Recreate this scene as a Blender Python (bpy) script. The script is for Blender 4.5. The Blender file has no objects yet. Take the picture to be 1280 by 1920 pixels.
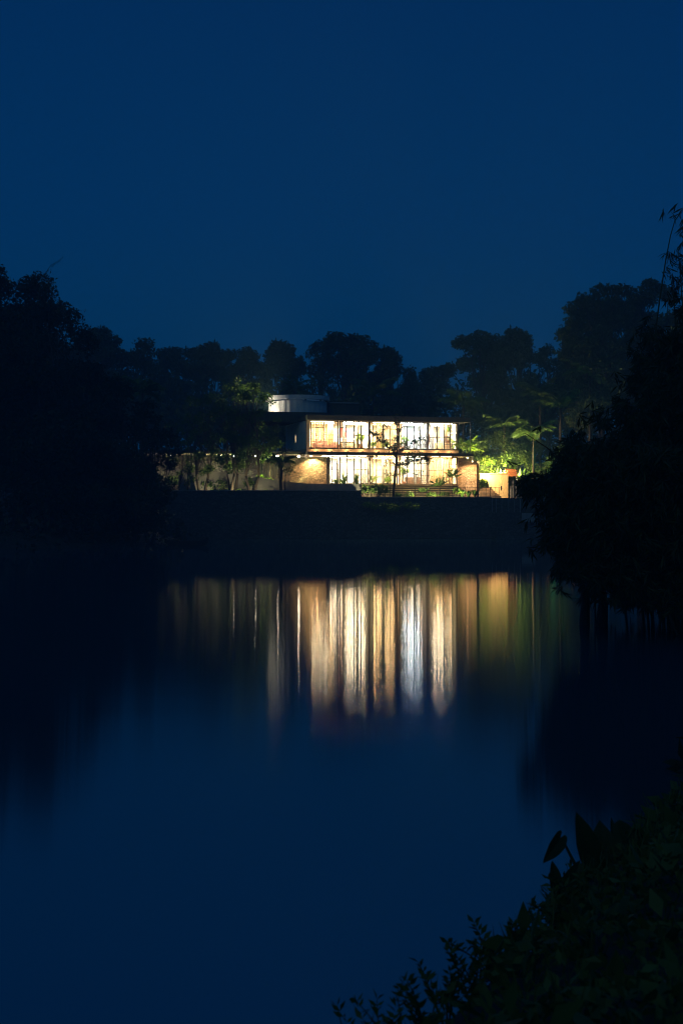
import bpy, math, random
import numpy as np
from mathutils import Vector, Matrix, noise as mnoise

# ------------------------------------------------------------------ camera, sky, exposure
SC = bpy.context.scene
COL = SC.collection
R = math.radians
F = 2667.0                       # focal length in photo pixels
CZ = 2.5                         # eye height over the water
cam = bpy.data.cameras.new('camera')
cam.lens = 50; cam.sensor_fit = 'VERTICAL'; cam.sensor_height = 36; cam.sensor_width = 24
cam.clip_start = 0.1; cam.clip_end = 4000
cam.dof.use_dof = True; cam.dof.focus_distance = 135; cam.dof.aperture_fstop = 5.0
camo = bpy.data.objects.new('camera', cam); COL.objects.link(camo)
camo.location = (0, 0, CZ); camo.rotation_euler = (R(90), 0, 0)
SC.camera = camo

world = bpy.data.worlds.new('World'); SC.world = world; world.use_nodes = True
nt = world.node_tree; nt.nodes.clear()
wo = nt.nodes.new('ShaderNodeOutputWorld'); bg = nt.nodes.new('ShaderNodeBackground')
tc = nt.nodes.new('ShaderNodeTexCoord'); sx = nt.nodes.new('ShaderNodeSeparateXYZ'); rp = nt.nodes.new('ShaderNodeValToRGB')
nt.links.new(tc.outputs['Generated'], sx.inputs[0]); nt.links.new(sx.outputs['Z'], rp.inputs[0])
nt.links.new(rp.outputs[0], bg.inputs[0]); nt.links.new(bg.outputs[0], wo.inputs[0])
SKY = [(0.0, (0.0001, 0.044, 0.126)), (0.10, (0.0001, 0.042, 0.130)), (0.20, (0.0001, 0.034, 0.126)),
       (0.36, (0.0001, 0.025, 0.104)), (1.0, (0.0001, 0.020, 0.090))]
el = rp.color_ramp.elements
el[0].position, el[0].color = SKY[0][0], (*SKY[0][1], 1)
el[1].position, el[1].color = SKY[-1][0], (*SKY[-1][1], 1)
for p_, c_ in SKY[1:-1]:
    e = el.new(p_); e.color = (*c_, 1)
bg.inputs[1].default_value = 1.0
# the last light of dusk from behind the camera
sun = bpy.data.lights.new('dusk_sun', 'SUN'); sun.energy = 0.09; sun.angle = R(25); sun.color = (0.55, 0.95, 0.80)
suno = bpy.data.objects.new('dusk_sun', sun); COL.objects.link(suno)
suno.rotation_euler = Vector((0.35, 1.0, -0.9)).to_track_quat('-Z', 'Y').to_euler()

vs = SC.view_settings; vs.view_transform = 'Standard'; vs.look = 'None'; vs.exposure = 0; vs.gamma = 1
cy = SC.cycles
cy.use_denoising = True
try: cy.denoiser = 'OPENIMAGEDENOISE'
except Exception: pass
cy.max_bounces = 7; cy.diffuse_bounces = 3; cy.glossy_bounces = 3; cy.transmission_bounces = 4
cy.transparent_max_bounces = 12; cy.volume_bounces = 0
cy.caustics_reflective = False; cy.caustics_refractive = False
cy.sample_clamp_indirect = 4.0; cy.sample_clamp_direct = 0.0
cy.use_light_tree = True; cy.filter_width = 1.0; cy.use_adaptive_sampling = False

# ------------------------------------------------------------------ helpers
def P(px, py, D):
    """a point at distance D seen at photo pixel (px, py)"""
    return Vector(((px - 640) / F * D, D, CZ + (960 - py) / F * D))

def tag(o, label=None, cat=None, group=None, kind=None):
    if label: o['label'] = label
    if cat: o['category'] = cat
    if group: o['group'] = group
    if kind: o['kind'] = kind
    return o

def link(o, parent=None):
    COL.objects.link(o)
    if parent is not None: o.parent = parent
    return o

def empty(name, loc=(0, 0, 0), rz=0.0, **k):
    o = bpy.data.objects.new(name, None); o.empty_display_size = 0.3
    link(o); o.location = loc; o.rotation_euler = (0, 0, rz)
    return tag(o, **k)

def mesh_np(name, V, Q, mat, parent=None, smooth=False):
    V = np.asarray(V, dtype=np.float32).reshape(-1, 3); Q = np.asarray(Q, dtype=np.int32).reshape(-1, 4)
    me = bpy.data.meshes.new(name)
    me.vertices.add(len(V)); me.vertices.foreach_set('co', V.ravel())
    me.loops.add(Q.size); me.loops.foreach_set('vertex_index', Q.ravel())
    me.polygons.add(len(Q))
    me.polygons.foreach_set('loop_start', np.arange(0, Q.size, 4, dtype=np.int32))
    me.polygons.foreach_set('loop_total', np.full(len(Q), 4, dtype=np.int32))
    if smooth: me.polygons.foreach_set('use_smooth', np.ones(len(Q), dtype=bool))
    me.materials.append(mat); me.update(calc_edges=True); me.validate()
    o = bpy.data.objects.new(name, me); return link(o, parent)

class MB:
    def __init__(s): s.v = []; s.f = []
    def box(s, x0, x1, y0, y1, z0, z1):
        n = len(s.v)
        s.v += [(x0,y0,z0),(x1,y0,z0),(x1,y1,z0),(x0,y1,z0),(x0,y0,z1),(x1,y0,z1),(x1,y1,z1),(x0,y1,z1)]
        s.f += [tuple(n+i for i in q) for q in ((3,2,1,0),(4,5,6,7),(0,1,5,4),(1,2,6,5),(2,3,7,6),(3,0,4,7))]
        return s
    def obox(s, c, d, length, thick, z0, z1):
        """upright box: front corner c (x,y), direction d along its front, depth to the left-hand normal"""
        d = Vector((d[0], d[1])).normalized(); nrm = Vector((-d.y, d.x)); c = Vector((c[0], c[1]))
        n = len(s.v); q = [c, c + d*length, c + d*length + nrm*thick, c + nrm*thick]
        s.v += [(p.x, p.y, z0) for p in q] + [(p.x, p.y, z1) for p in q]
        s.f += [tuple(n+i for i in k) for k in ((3,2,1,0),(4,5,6,7),(0,1,5,4),(1,2,6,5),(2,3,7,6),(3,0,4,7))]
        return s
    def prism(s, poly, z0, z1):
        n = len(s.v); k = len(poly)
        s.v += [(x, y, z0) for x, y in poly] + [(x, y, z1) for x, y in poly]
        s.f.append(tuple(n+i for i in reversed(range(k)))); s.f.append(tuple(n+k+i for i in range(k)))
        for i in range(k):
            j = (i+1) % k; s.f.append((n+i, n+j, n+k+j, n+k+i))
        return s
    def tube(s, pts, rad, seg=6, cap=True):
        pts = [Vector(p) for p in pts]; n0 = len(s.v)
        if not hasattr(rad, '__len__'): rad = [rad]*len(pts)
        for i, p in enumerate(pts):
            t = (pts[min(i+1, len(pts)-1)] - pts[max(i-1, 0)]).normalized()
            a = t.cross(Vector((0.31, 0.95, 0.02)) if abs(t.y) < 0.9 else Vector((1, 0, 0))).normalized(); b = t.cross(a)
            for k in range(seg):
                th = 2*math.pi*k/seg
                s.v.append(tuple(p + (a*math.cos(th) + b*math.sin(th))*rad[i]))
        for i in range(len(pts)-1):
            for k in range(seg):
                k2 = (k+1) % seg
                s.f.append((n0+i*seg+k, n0+i*seg+k2, n0+(i+1)*seg+k2, n0+(i+1)*seg+k))
        if cap:
            s.f.append(tuple(n0+k for k in reversed(range(seg)))); e = n0+(len(pts)-1)*seg
            s.f.append(tuple(e+k for k in range(seg)))
        return s
    def lathe(s, prof, seg=24, cx=0, cy=0):
        n0 = len(s.v)
        for r, z in prof:
            for k in range(seg):
                th = 2*math.pi*k/seg; s.v.append((cx+r*math.cos(th), cy+r*math.sin(th), z))
        for i in range(len(prof)-1):
            for k in range(seg):
                k2 = (k+1) % seg
                s.f.append((n0+i*seg+k, n0+i*seg+k2, n0+(i+1)*seg+k2, n0+(i+1)*seg+k))
        return s
    def poly(s, pts):
        n = len(s.v); s.v += [tuple(p) for p in pts]; s.f.append(tuple(range(n, n+len(pts)))); return s
    def build(s, name, mat, parent=None, smooth=False):
        me = bpy.data.meshes.new(name); me.from_pydata(s.v, [], s.f); me.validate(); me.update()
        if smooth:
            for p in me.polygons: p.use_smooth = True
        me.materials.append(mat)
        return link(bpy.data.objects.new(name, me), parent)

def copy_tree(o, parent=None):
    c = o.copy(); link(c, parent)
    for ch in o.children: copy_tree(ch, c)
    return c

# ------------------------------------------------------------------ materials
def new_mat(name):
    m = bpy.data.materials.new(name); m.use_nodes = True; t = m.node_tree; t.nodes.clear()
    return m, t, t.nodes.new('ShaderNodeOutputMaterial')

def surf(name, c1, c2=None, rough=0.8, scale=3.0, bump=0.0, metal=0.0, stretch=(1,1,1), bscale=None, spec=0.4):
    m, t, out = new_mat(name); N = t.nodes; L = t.links
    b = N.new('ShaderNodeBsdfPrincipled'); L.new(b.outputs[0], out.inputs[0])
    b.inputs['Roughness'].default_value = rough; b.inputs['Metallic'].default_value = metal
    b.inputs['Specular IOR Level'].default_value = spec
    c2 = c2 or tuple(x*0.75 for x in c1)
    co = N.new('ShaderNodeTexCoord'); mp = N.new('ShaderNodeMapping'); mp.inputs['Scale'].default_value = stretch
    L.new(co.outputs['Object'], mp.inputs[0])
    n = N.new('ShaderNodeTexNoise'); n.inputs['Scale'].default_value = scale; n.inputs['Detail'].default_value = 5
    L.new(mp.outputs[0], n.inputs['Vector'])
    r = N.new('ShaderNodeValToRGB'); r.color_ramp.elements[0].position = 0.32; r.color_ramp.elements[1].position = 0.68
    r.color_ramp.elements[0].color = (*c2, 1); r.color_ramp.elements[1].color = (*c1, 1)
    L.new(n.outputs[0], r.inputs[0]); L.new(r.outputs[0], b.inputs['Base Color'])
    if bump:
        n2 = N.new('ShaderNodeTexNoise'); n2.inputs['Scale'].default_value = bscale or scale*4; n2.inputs['Detail'].default_value = 6
        L.new(mp.outputs[0], n2.inputs['Vector'])
        bp = N.new('ShaderNodeBump'); bp.inputs['Strength'].default_value = bump; bp.inputs['Distance'].default_value = 0.05
        L.new(n2.outputs[0], bp.inputs['Height']); L.new(bp.outputs[0], b.inputs['Normal'])
    return m

def leaf_mat(name, c1, c2, trans=0.35, scale=1.2):
    m, t, out = new_mat(name); N = t.nodes; L = t.links
    co = N.new('ShaderNodeTexCoord'); n = N.new('ShaderNodeTexNoise'); n.inputs['Scale'].default_value = scale; n.inputs['Detail'].default_value = 3
    L.new(co.outputs['Object'], n.inputs['Vector'])
    r = N.new('ShaderNodeValToRGB'); r.color_ramp.elements[0].position = 0.35; r.color_ramp.elements[1].position = 0.66
    r.color_ramp.elements[0].color = (*c1, 1); r.color_ramp.elements[1].color = (*c2, 1); L.new(n.outputs[0], r.inputs[0])
    d = N.new('ShaderNodeBsdfPrincipled'); d.inputs['Roughness'].default_value = 0.55; d.inputs['Specular IOR Level'].default_value = 0.25
    tr = N.new('ShaderNodeBsdfTranslucent'); mx = N.new('ShaderNodeMixShader'); mx.inputs[0].default_value = trans
    L.new(r.outputs[0], d.inputs['Base Color']); L.new(r.outputs[0], tr.inputs[0])
    L.new(d.outputs[0], mx.inputs[1]); L.new(tr.outputs[0], mx.inputs[2]); L.new(mx.outputs[0], out.inputs[0])
    return m

def emit(name, c, s):
    m, t, out = new_mat(name); e = t.nodes.new('ShaderNodeEmission')
    e.inputs[0].default_value = (*c, 1); e.inputs[1].default_value = s; t.links.new(e.outputs[0], out.inputs[0]); return m

def stone_mat(name, cols, scale=3.2, mortar=(0.06, 0.05, 0.04)):
    m, t, out = new_mat(name); N = t.nodes; L = t.links
    b = N.new('ShaderNodeBsdfPrincipled'); b.inputs['Roughness'].default_value = 0.9; L.new(b.outputs[0], out.inputs[0])
    co = N.new('ShaderNodeTexCoord'); mp = N.new('ShaderNodeMapping'); mp.inputs['Scale'].default_value = (1, 1, 1.7)
    L.new(co.outputs['Object'], mp.inputs[0])
    wn = N.new('ShaderNodeTexNoise'); wn.inputs['Scale'].default_value = 2.5
    L.new(mp.outputs[0], wn.inputs['Vector'])
    ad = N.new('ShaderNodeMixRGB'); ad.blend_type = 'ADD'; ad.inputs[0].default_value = 0.18
    L.new(mp.outputs[0], ad.inputs[1]); L.new(wn.outputs['Color'], ad.inputs[2])
    v = N.new('ShaderNodeTexVoronoi'); v.inputs['Scale'].default_value = scale; L.new(ad.outputs[0], v.inputs['Vector'])
    e = N.new('ShaderNodeTexVoronoi'); e.feature = 'DISTANCE_TO_EDGE'; e.inputs['Scale'].default_value = scale; L.new(ad.outputs[0], e.inputs['Vector'])
    sp = N.new('ShaderNodeSeparateColor'); L.new(v.outputs['Color'], sp.inputs[0])
    r = N.new('ShaderNodeValToRGB'); L.new(sp.outputs[0], r.inputs[0])
    r.color_ramp.elements[0].color = (*cols[0], 1); r.color_ramp.elements[1].color = (*cols[-1], 1)
    for i, c in enumerate(cols[1:-1]):
        k = r.color_ramp.elements.new((i+1)/(len(cols)-1)); k.color = (*c, 1)
    st = N.new('ShaderNodeMapRange'); st.inputs[1].default_value = 0.02; st.inputs[2].default_value = 0.09; L.new(e.outputs['Distance'], st.inputs[0])
    mx = N.new('ShaderNodeMixRGB'); mx.inputs[1].default_value = (*mortar, 1)
    L.new(st.outputs[0], mx.inputs[0]); L.new(r.outputs[0], mx.inputs[2]); L.new(mx.outputs[0], b.inputs['Base Color'])
    bp = N.new('ShaderNodeBump'); bp.inputs['Strength'].default_value = 1.0; bp.inputs['Distance'].default_value = 0.06
    L.new(st.outputs[0], bp.inputs['Height']); L.new(bp.outputs[0], b.inputs['Normal'])
    return m

def glass_mat():
    m, t, out = new_mat('window_glass'); N = t.nodes; L = t.links
    tr = N.new('ShaderNodeBsdfTransparent'); gl = N.new('ShaderNodeBsdfGlossy'); gl.inputs['Roughness'].default_value = 0.02
    tr.inputs[0].default_value = (0.93, 0.96, 0.94, 1)
    fr = N.new('ShaderNodeFresnel'); fr.inputs[0].default_value = 1.45; mx = N.new('ShaderNodeMixShader')
    L.new(fr.outputs[0], mx.inputs[0]); L.new(tr.outputs[0], mx.inputs[1]); L.new(gl.outputs[0], mx.inputs[2]); L.new(mx.outputs[0], out.inputs[0])
    return m

M = {
 'white': surf('white_render', (0.72, 0.73, 0.72), (0.62, 0.63, 0.62), 0.85, 1.2),
 'cream': surf('cream_plaster', (0.78, 0.72, 0.62), (0.70, 0.63, 0.53), 0.85, 0.9),
 'inwhite': surf('interior_white', (0.82, 0.80, 0.76), (0.76, 0.74, 0.70), 0.9, 0.7),
 'concrete': surf('concrete', (0.30, 0.29, 0.27), (0.20, 0.20, 0.19), 0.9, 1.5, 0.3),
 'soffit': surf('pale_soffit', (0.62, 0.56, 0.46), (0.55, 0.49, 0.40), 0.85, 1.0),
 'fascia': surf('beige_fascia', (0.60, 0.47, 0.31), (0.52, 0.40, 0.26), 0.8, 2.0),
 'dark': surf('dark_steel', (0.05, 0.045, 0.04), (0.035, 0.03, 0.03), 0.5, 6.0, metal=0.3),
 'frame': surf('bronze_frame', (0.11, 0.08, 0.05), (0.07, 0.05, 0.035), 0.5, 6.0),
 'roof': surf('dark_roof_edge', (0.085, 0.075, 0.06), (0.06, 0.055, 0.045), 0.8, 2.0),
 'wood': surf('orange_wood', (0.66, 0.46, 0.23), (0.56, 0.36, 0.16), 0.5, 2.0, 0.1, stretch=(6, 6, 0.5)),
 'floor': surf('tile_floor', (0.45, 0.38, 0.30), (0.38, 0.31, 0.24), 0.4, 2.0),
 'stone': stone_mat('laterite_stone', [(0.10,0.07,0.04),(0.34,0.24,0.14),(0.20,0.13,0.08),(0.55,0.45,0.30),(0.26,0.17,0.10)], 6.4, (0.03, 0.022, 0.015)),
 'palestone': stone_mat('pale_laterite', [(0.30,0.20,0.11),(0.44,0.31,0.18),(0.52,0.39,0.25),(0.36,0.24,0.13)], 4.6, (0.14, 0.09, 0.05)),
 'embank': stone_mat('embankment_stone', [(0.06,0.055,0.055),(0.09,0.085,0.08),(0.12,0.11,0.10)], 2.6, (0.04, 0.038, 0.036)),
 'step': surf('step_stone', (0.40, 0.30, 0.19), (0.28, 0.20, 0.12), 0.8, 3.0, 0.2),
 'beige': surf('beige_wall_render', (0.56, 0.46, 0.27), (0.47, 0.37, 0.20), 0.9, 0.8, 0.2, stretch=(3, 3, 0.5)),
 'bark': surf('bark', (0.10, 0.075, 0.055), (0.05, 0.04, 0.03), 0.9, 8.0, 0.5, stretch=(1, 1, 0.3)),
 'culm': surf('bamboo_culm', (0.09, 0.10, 0.04), (0.06, 0.06, 0.03), 0.6, 5.0),
 'soil': surf('bank_soil', (0.07, 0.055, 0.04), (0.035, 0.035, 0.022), 0.95, 1.3, 0.6),
 'tile': surf('orange_roof_tile', (0.50, 0.20, 0.07), (0.36, 0.12, 0.04), 0.8, 5.0, 0.3),
 'red': surf('red_fabric', (0.52, 0.27, 0.20), (0.46, 0.22, 0.16), 0.9, 4.0),
 'pink': surf('red_print', (0.72, 0.16, 0.13), (0.62, 0.10, 0.09), 0.8, 9.0),
 'sofa': surf('sand_fabric', (0.55, 0.42, 0.26), (0.48, 0.36, 0.22), 0.9, 4.0),
 'brown': surf('brown_board', (0.16, 0.09, 0.05), (0.10, 0.06, 0.035), 0.6, 3.0),
 'curtain': surf('cream_curtain', (0.70, 0.60, 0.42), (0.62, 0.52, 0.36), 0.95, 2.0),
 'pot': surf('terracotta_pot', (0.36, 0.17, 0.09), (0.28, 0.12, 0.06), 0.8, 4.0),
 'galv': surf('grey_metal', (0.35, 0.36, 0.36), (0.26, 0.27, 0.27), 0.5, 4.0, metal=0.6),
 'boat': surf('tarred_wood', (0.035, 0.028, 0.022), (0.022, 0.018, 0.015), 0.7, 3.0, 0.2),
 'leaf_far': leaf_mat('far_foliage', (0.040, 0.062, 0.022), (0.075, 0.105, 0.035), 0.25, 0.35),
 'leaf_dark': leaf_mat('dark_foliage', (0.020, 0.034, 0.014), (0.045, 0.065, 0.022), 0.25, 0.8),
 'leaf_mid': leaf_mat('garden_foliage', (0.055, 0.110, 0.020), (0.115, 0.190, 0.035), 0.4, 1.6),
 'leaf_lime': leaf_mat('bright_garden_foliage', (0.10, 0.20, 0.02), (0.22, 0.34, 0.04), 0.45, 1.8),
 'leaf_palm': leaf_mat('palm_leaf', (0.050, 0.105, 0.025), (0.100, 0.160, 0.035), 0.35, 1.2),
 'leaf_bamboo': leaf_mat('bamboo_leaf', (0.030, 0.050, 0.018), (0.060, 0.085, 0.028), 0.3, 1.4),
 'leaf_bank': leaf_mat('bank_foliage', (0.045, 0.085, 0.018), (0.120, 0.180, 0.045), 0.3, 2.2),
 'leaf_ear': leaf_mat('elephant_ear_leaf', (0.025, 0.045, 0.015), (0.045, 0.075, 0.022), 0.25, 3.0),
 'leaf_dry': surf('dry_leaf', (0.42, 0.36, 0.30), (0.34, 0.28, 0.22), 0.8, 9.0),
}
for k_, c1_, c2_ in (('curtain', (0.70, 0.58, 0.38), (0.62, 0.50, 0.32)), ('sheer', (0.82, 0.80, 0.76), (0.76, 0.74, 0.70))): M[k_] = leaf_mat(k_+'_cloth', c1_, c2_, 0.5)
GLASS = glass_mat()

def water_mat():
    m, t, out = new_mat('river_water'); N = t.nodes; L = t.links
    co = N.new('ShaderNodeTexCoord')
    def noise(sc, stretch, det=3):
        mp = N.new('ShaderNodeMapping'); mp.inputs['Scale'].default_value = stretch; L.new(co.outputs['Object'], mp.inputs[0])
        n = N.new('ShaderNodeTexNoise'); n.inputs['Scale'].default_value = sc; n.inputs['Detail'].default_value = det
        L.new(mp.outputs[0], n.inputs['Vector']); return n
    n1 = noise(1.0, (0.04, 0.9, 1)); n2 = noise(1.0, (0.02, 0.12, 1), 2)
    bp = N.new('ShaderNodeBump'); bp.inputs['Strength'].default_value = 0.12; bp.inputs['Distance'].default_value = 0.012
    L.new(n1.outputs[0], bp.inputs['Height'])
    # patches the breeze has ruffled more than others
    mr = N.new('ShaderNodeMapRange'); mr.inputs[1].default_value = 0.35; mr.inputs[2].default_value = 0.7
    mr.inputs[3].default_value = 0.037; mr.inputs[4].default_value = 0.043; L.new(n2.outputs[0], mr.inputs[0])
    sy = N.new('ShaderNodeSeparateXYZ'); L.new(co.outputs['Object'], sy.inputs[0])
    wob = N.new('ShaderNodeMath'); wob.operation = 'MULTIPLY_ADD'; wob.inputs[1].default_value = 16.0; L.new(n2.outputs[0], wob.inputs[0]); L.new(sy.outputs['Y'], wob.inputs[2])
    cal = N.new('ShaderNodeMapRange'); cal.interpolation_type = 'SMOOTHSTEP'; cal.inputs[1].default_value = 40.0; cal.inputs[2].default_value = 76.0
    cal.inputs[3].default_value = 1.0; cal.inputs[4].default_value = 0.36; L.new(wob.outputs[0], cal.inputs[0])
    rm_ = N.new('ShaderNodeMath'); rm_.operation = 'MULTIPLY'; L.new(mr.outputs[0], rm_.inputs[0]); L.new(cal.outputs[0], rm_.inputs[1])
    gl = N.new('ShaderNodeBsdfAnisotropic'); gl.distribution = 'BECKMANN'
    gl.inputs['Color'].default_value = (0.95, 0.95, 0.95, 1)
    gl.inputs['Anisotropy'].default_value = 0.90; gl.inputs['Rotation'].default_value = 0.0
    L.new(rm_.outputs[0], gl.inputs['Roughness'])
    tg = N.new('ShaderNodeTangent'); tg.direction_type = 'UV_MAP'; L.new(tg.outputs[0], gl.inputs['Tangent'])
    L.new(bp.outputs[0], gl.inputs['Normal'])
    df = N.new('ShaderNodeBsdfDiffuse'); df.inputs[0].default_value = (0.02, 0.07, 0.10, 1)
    fr = N.new('ShaderNodeFresnel'); fr.inputs[0].default_value = 5.0; mx = N.new('ShaderNodeMixShader')
    L.new(fr.outputs[0], mx.inputs[0]); L.new(df.outputs[0], mx.inputs[1]); L.new(gl.outputs[0], mx.inputs[2]); L.new(mx.outputs[0], out.inputs[0])
    return m

# ------------------------------------------------------------------ river and land
RIVER = [(-3.0, 3.2), (-0.6, 5.0), (0.05, 6.0), (0.29, 6.5), (0.73, 7.5), (1.15, 8.3), (1.55, 9.5), (2.35, 11.0), (3.5, 13.5),
         (5.0, 17.5), (7.2, 24.0), (8.4, 30.0), (10.0, 38.0), (14.0, 60.0), (19.0, 95.0), (22.0, 118.0), (26.0, 133.5),
         (-15.0, 133.5), (-14.5, 122.0), (-15.0, 110.0), (-20.0, 100.0), (-30.0, 84.0), (-48.0, 60.0), (-60.0, 20.0), (-60.0, -30.0), (-12.0, -30.0)]
RV = np.array(RIVER)
def shore_dist(X, Y):
    """signed distance to the river's edge, positive on land"""
    Xf = X.ravel(); Yf = Y.ravel(); d = np.full(Xf.shape, 1e9); ins = np.zeros(Xf.shape, bool)
    k = len(RV)
    for i in range(k):
        a = RV[i]; b = RV[(i+1) % k]; ab = b - a
        t = np.clip(((Xf-a[0])*ab[0] + (Yf-a[1])*ab[1])/(ab@ab), 0, 1)
        d = np.minimum(d, np.hypot(Xf-a[0]-t*ab[0], Yf-a[1]-t*ab[1]))
        c = (a[1] > Yf) != (b[1] > Yf)
        with np.errstate(divide='ignore', invalid='ignore'):
            xi = (b[0]-a[0])*(Yf-a[1])/(b[1]-a[1]) + a[0]
        ins ^= c & (Xf < xi)
    return np.where(ins, -d, d).reshape(X.shape)

def land_z(X, Y):
    X = np.asarray(X, float); Y = np.asarray(Y, float); d = shore_dist(X, Y)
    near = 1.05*(1-np.exp(-np.maximum(d, 0)/2.6)) + 0.012*np.maximum(d, 0) + 0.05*np.sin(X*2.3+Y*1.1)*np.clip(d, 0, 1)
    back = np.clip((Y-150)/110, 0, 1)
    far = 3.75 + 3.0*back*back*(3-2*back) + 5*np.clip((Y-230)/200, 0, 1)
    inner = np.clip((Y-134.6)/0.8, 0, 1)*np.clip((27-X)/2.5, 0, 1)
    farl = np.clip((Y-134.6)/8, 0, 1)
    k = np.maximum(inner, farl)
    z = near*(1-k) + far*k
    return np.where(d < 0, np.maximum(d*0.6-0.02, -1.6), z)
def gz(x, y): return float(land_z(np.array([[x]]), np.array([[y]]))[0, 0])

xs = np.concatenate([np.linspace(-430, -70, 19), np.linspace(-62, -12, 41), np.linspace(-11, 30, 150), np.linspace(32, 70, 20), np.linspace(80, 430, 18)])
ys = np.concatenate([np.linspace(-60, 0, 10), np.linspace(1, 20, 90), np.linspace(20.8, 60, 50), np.linspace(62, 130, 40), np.linspace(131, 150, 70), np.linspace(153, 240, 25), np.linspace(255, 640, 20)])
GX, GY = np.meshgrid(xs, ys); GZ = land_z(GX, GY)
nx, ny = len(xs), len(ys)
idx = np.arange(nx*ny).reshape(ny, nx)
quads = np.stack([idx[:-1, :-1], idx[:-1, 1:], idx[1:, 1:], idx[1:, :-1]], -1).reshape(-1, 4)
tag(mesh_np('ground', np.stack([GX, GY, GZ], -1), quads, M['soil'], smooth=True), kind='structure')

wm = bpy.data.meshes.new('river')
wm.from_pydata([(-200, -55, 0), (200, -55, 0), (200, 200, 0), (-200, 200, 0)], [], [(0, 1, 2, 3)])
uv = wm.uv_layers.new(name='UVMap')
for i, c in enumerate(((0, 0), (1, 0), (1, 1), (0, 1))): uv.data[i].uv = c
wm.materials.append(water_mat())
tag(link(bpy.data.objects.new('river', wm)), kind='structure')

# ------------------------------------------------------------------ the house
HA = R(15.4); HC, HS = math.cos(HA), math.sin(HA)
HD = 140.0; HX = (575-640)/F*HD; HZ = 5.23
def H(u, v, w): return Vector((HX+u*HC-v*HS, HD+u*HS+v*HC, HZ+w))
def U(px, v=0.0):
    k = (px-640)/F
    return (k*(HD+v*HC) - HX + v*HS)/(HC - k*HS)
def W(py, u, v=0.0): return CZ + (960-py)/F*(HD+u*HS+v*HC) - HZ
def to_house(p): 
    dx, dy = p[0]-HX, p[1]-HD
    return (dx*HC+dy*HS, -dx*HS+dy*HC)

house = empty('riverside_house', (HX, HD, HZ), HA, label='two storey modern house with lit glass front and overhanging flat roof above the river', cat='house')
LEN = U(858); WT = 6.30
MB().box(-0.1, LEN+0.15, 0.02, 9.0, -1.6, -0.004).build('plinth', M['step'], house)
MB().box(0.3, LEN-0.05, 0.2, 8.8, 0.0, 0.02).build('ground_floor', M['floor'], house)
MB().box(-0.3, U(887, -1.3), -1.35, -0.16, 2.90, 3.16).box(-0.3, U(887, -1.3), -0.16, 9.2, 2.90, 3.16).build('canopy_slab', M['roof'], house)
MB().box(-0.25, LEN, -1.3, -0.17, 3.163, 3.17).build('canopy_bounce_sheet', M['soffit'], house)  # pale sheet added to bounce window light up onto the edge beam
MB().box(-0.3, U(887, -1.3)-0.1, -1.25, 8.9, 2.872, 2.896).build('soffit', M['soffit'], house)
MB().box(-0.02, LEN+0.05, -0.12, 9.0, 3.163, 3.50).build('floor_edge_beam', M['fascia'], house)
MB().box(0.3, LEN-0.05, 0.2, 8.8, 3.503, 3.52).build('upper_floor', M['floor'], house)
MB().box(-0.12, U(882, -0.7), -0.75, 9.5, WT+0.03, WT+0.50).box(-5.2, -0.122, 3.0, 9.5, WT+0.03, WT+0.50).build('roof', M['roof'], house)
MB().box(-5.1, 6.2, 3.1, 9.3, WT+0.503, WT+1.02).build('roof_parapet', M['roof'], house)
MB().box(0.05, LEN, -0.05, 8.9, WT+0.003, WT+0.027).build('ceiling', M['inwhite'], house)
MB().box(0.25, LEN-0.2, 0.35, 8.75, 2.845, 2.868).build('lower_ceiling', M['inwhite'], house)
# walls
lw = MB().box(0.0, 0.22, 0.25, 4.4, 3.503, WT).box(0.0, 0.22, 4.9, 9.0, 3.503, WT)
lw.box(0.0, 0.22, 4.4, 4.9, 3.503, 4.35).box(0.0, 0.22, 4.4, 4.9, 5.15, WT)
lw.build('side_wall', M['white'], house)
MB().box(0.10, 0.12, 4.4, 4.9, 4.35, 5.15).build('slot_window', GLASS, house)
MB().box(-0.02, 0.30, -0.02, 0.24, 3.503, WT).build('corner_post', M['fascia'], house)
MB().box(0.22, LEN, 6.0, 6.2, 3.52, WT).build('upper_back_wall', M['inwhite'], house)
MB().box(0.22, LEN, 6.0, 6.2, 0.02, 2.84).build('lower_back_wall', M['inwhite'], house)
MB().box(LEN-0.14, LEN, 0.25, 6.0, 3.52, WT).box(LEN-0.14, LEN, 0.25, 6.0, 0.02, 2.84).build('end_wall', M['cream'], house)
MB().box(0.0, 0.22, 0.4, 6.0, 0.02, 2.84).build('lower_side_wall', M['inwhite'], house)
# cross walls that split the rooms
pw = MB()
for px, w0, w1, v0 in ((692, 3.52, WT, 2.2), (747, 3.52, WT, 1.8), (801, 3.52, WT, 2.6), (692, 0.02, 2.84, 2.4), (747, 0.02, 2.84, 2.2), (801, 0.02, 2.84, 2.8)):
    u = U(px, 3); pw.box(u-0.08, u+0.08, v0, 5.998, w0, w1)
pw.build('partition_wall', M['cream'], house)
# columns behind the glass
for px, wd, w0, w1, mat in ((645, 0.2, 3.52, WT, 'concrete'), (719, 0.2, 3.52, WT, 'concrete'), (781, 0.12, 3.52, WT, 'concrete'), (810, 0.26, 3.52, WT, 'concrete'),
                            (620, 0.5, 3.52, WT, 'wood'), (670, 0.22, 3.52, WT, 'fascia'), (836, 0.2, 3.52, WT, 'brown'),
                            (635, 0.34, 0.02, 2.84, 'concrete'), (645, 0.2, 0.02, 2.84, 'fascia'), (719, 0.3, 0.02, 2.84, 'concrete'), (726, 0.16, 0.02, 2.84, 'concrete'),
                            (670, 0.14, 0.02, 2.84, 'fascia'), (756, 0.14, 0.02, 2.84, 'concrete'), (779, 0.16, 0.02, 2.84, 'concrete')):
    v = 0.9; u = U(px, v); MB().box(u-wd/2, u+wd/2, v, v+0.3, w0, w1).build('column', M[mat], house)
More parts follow.
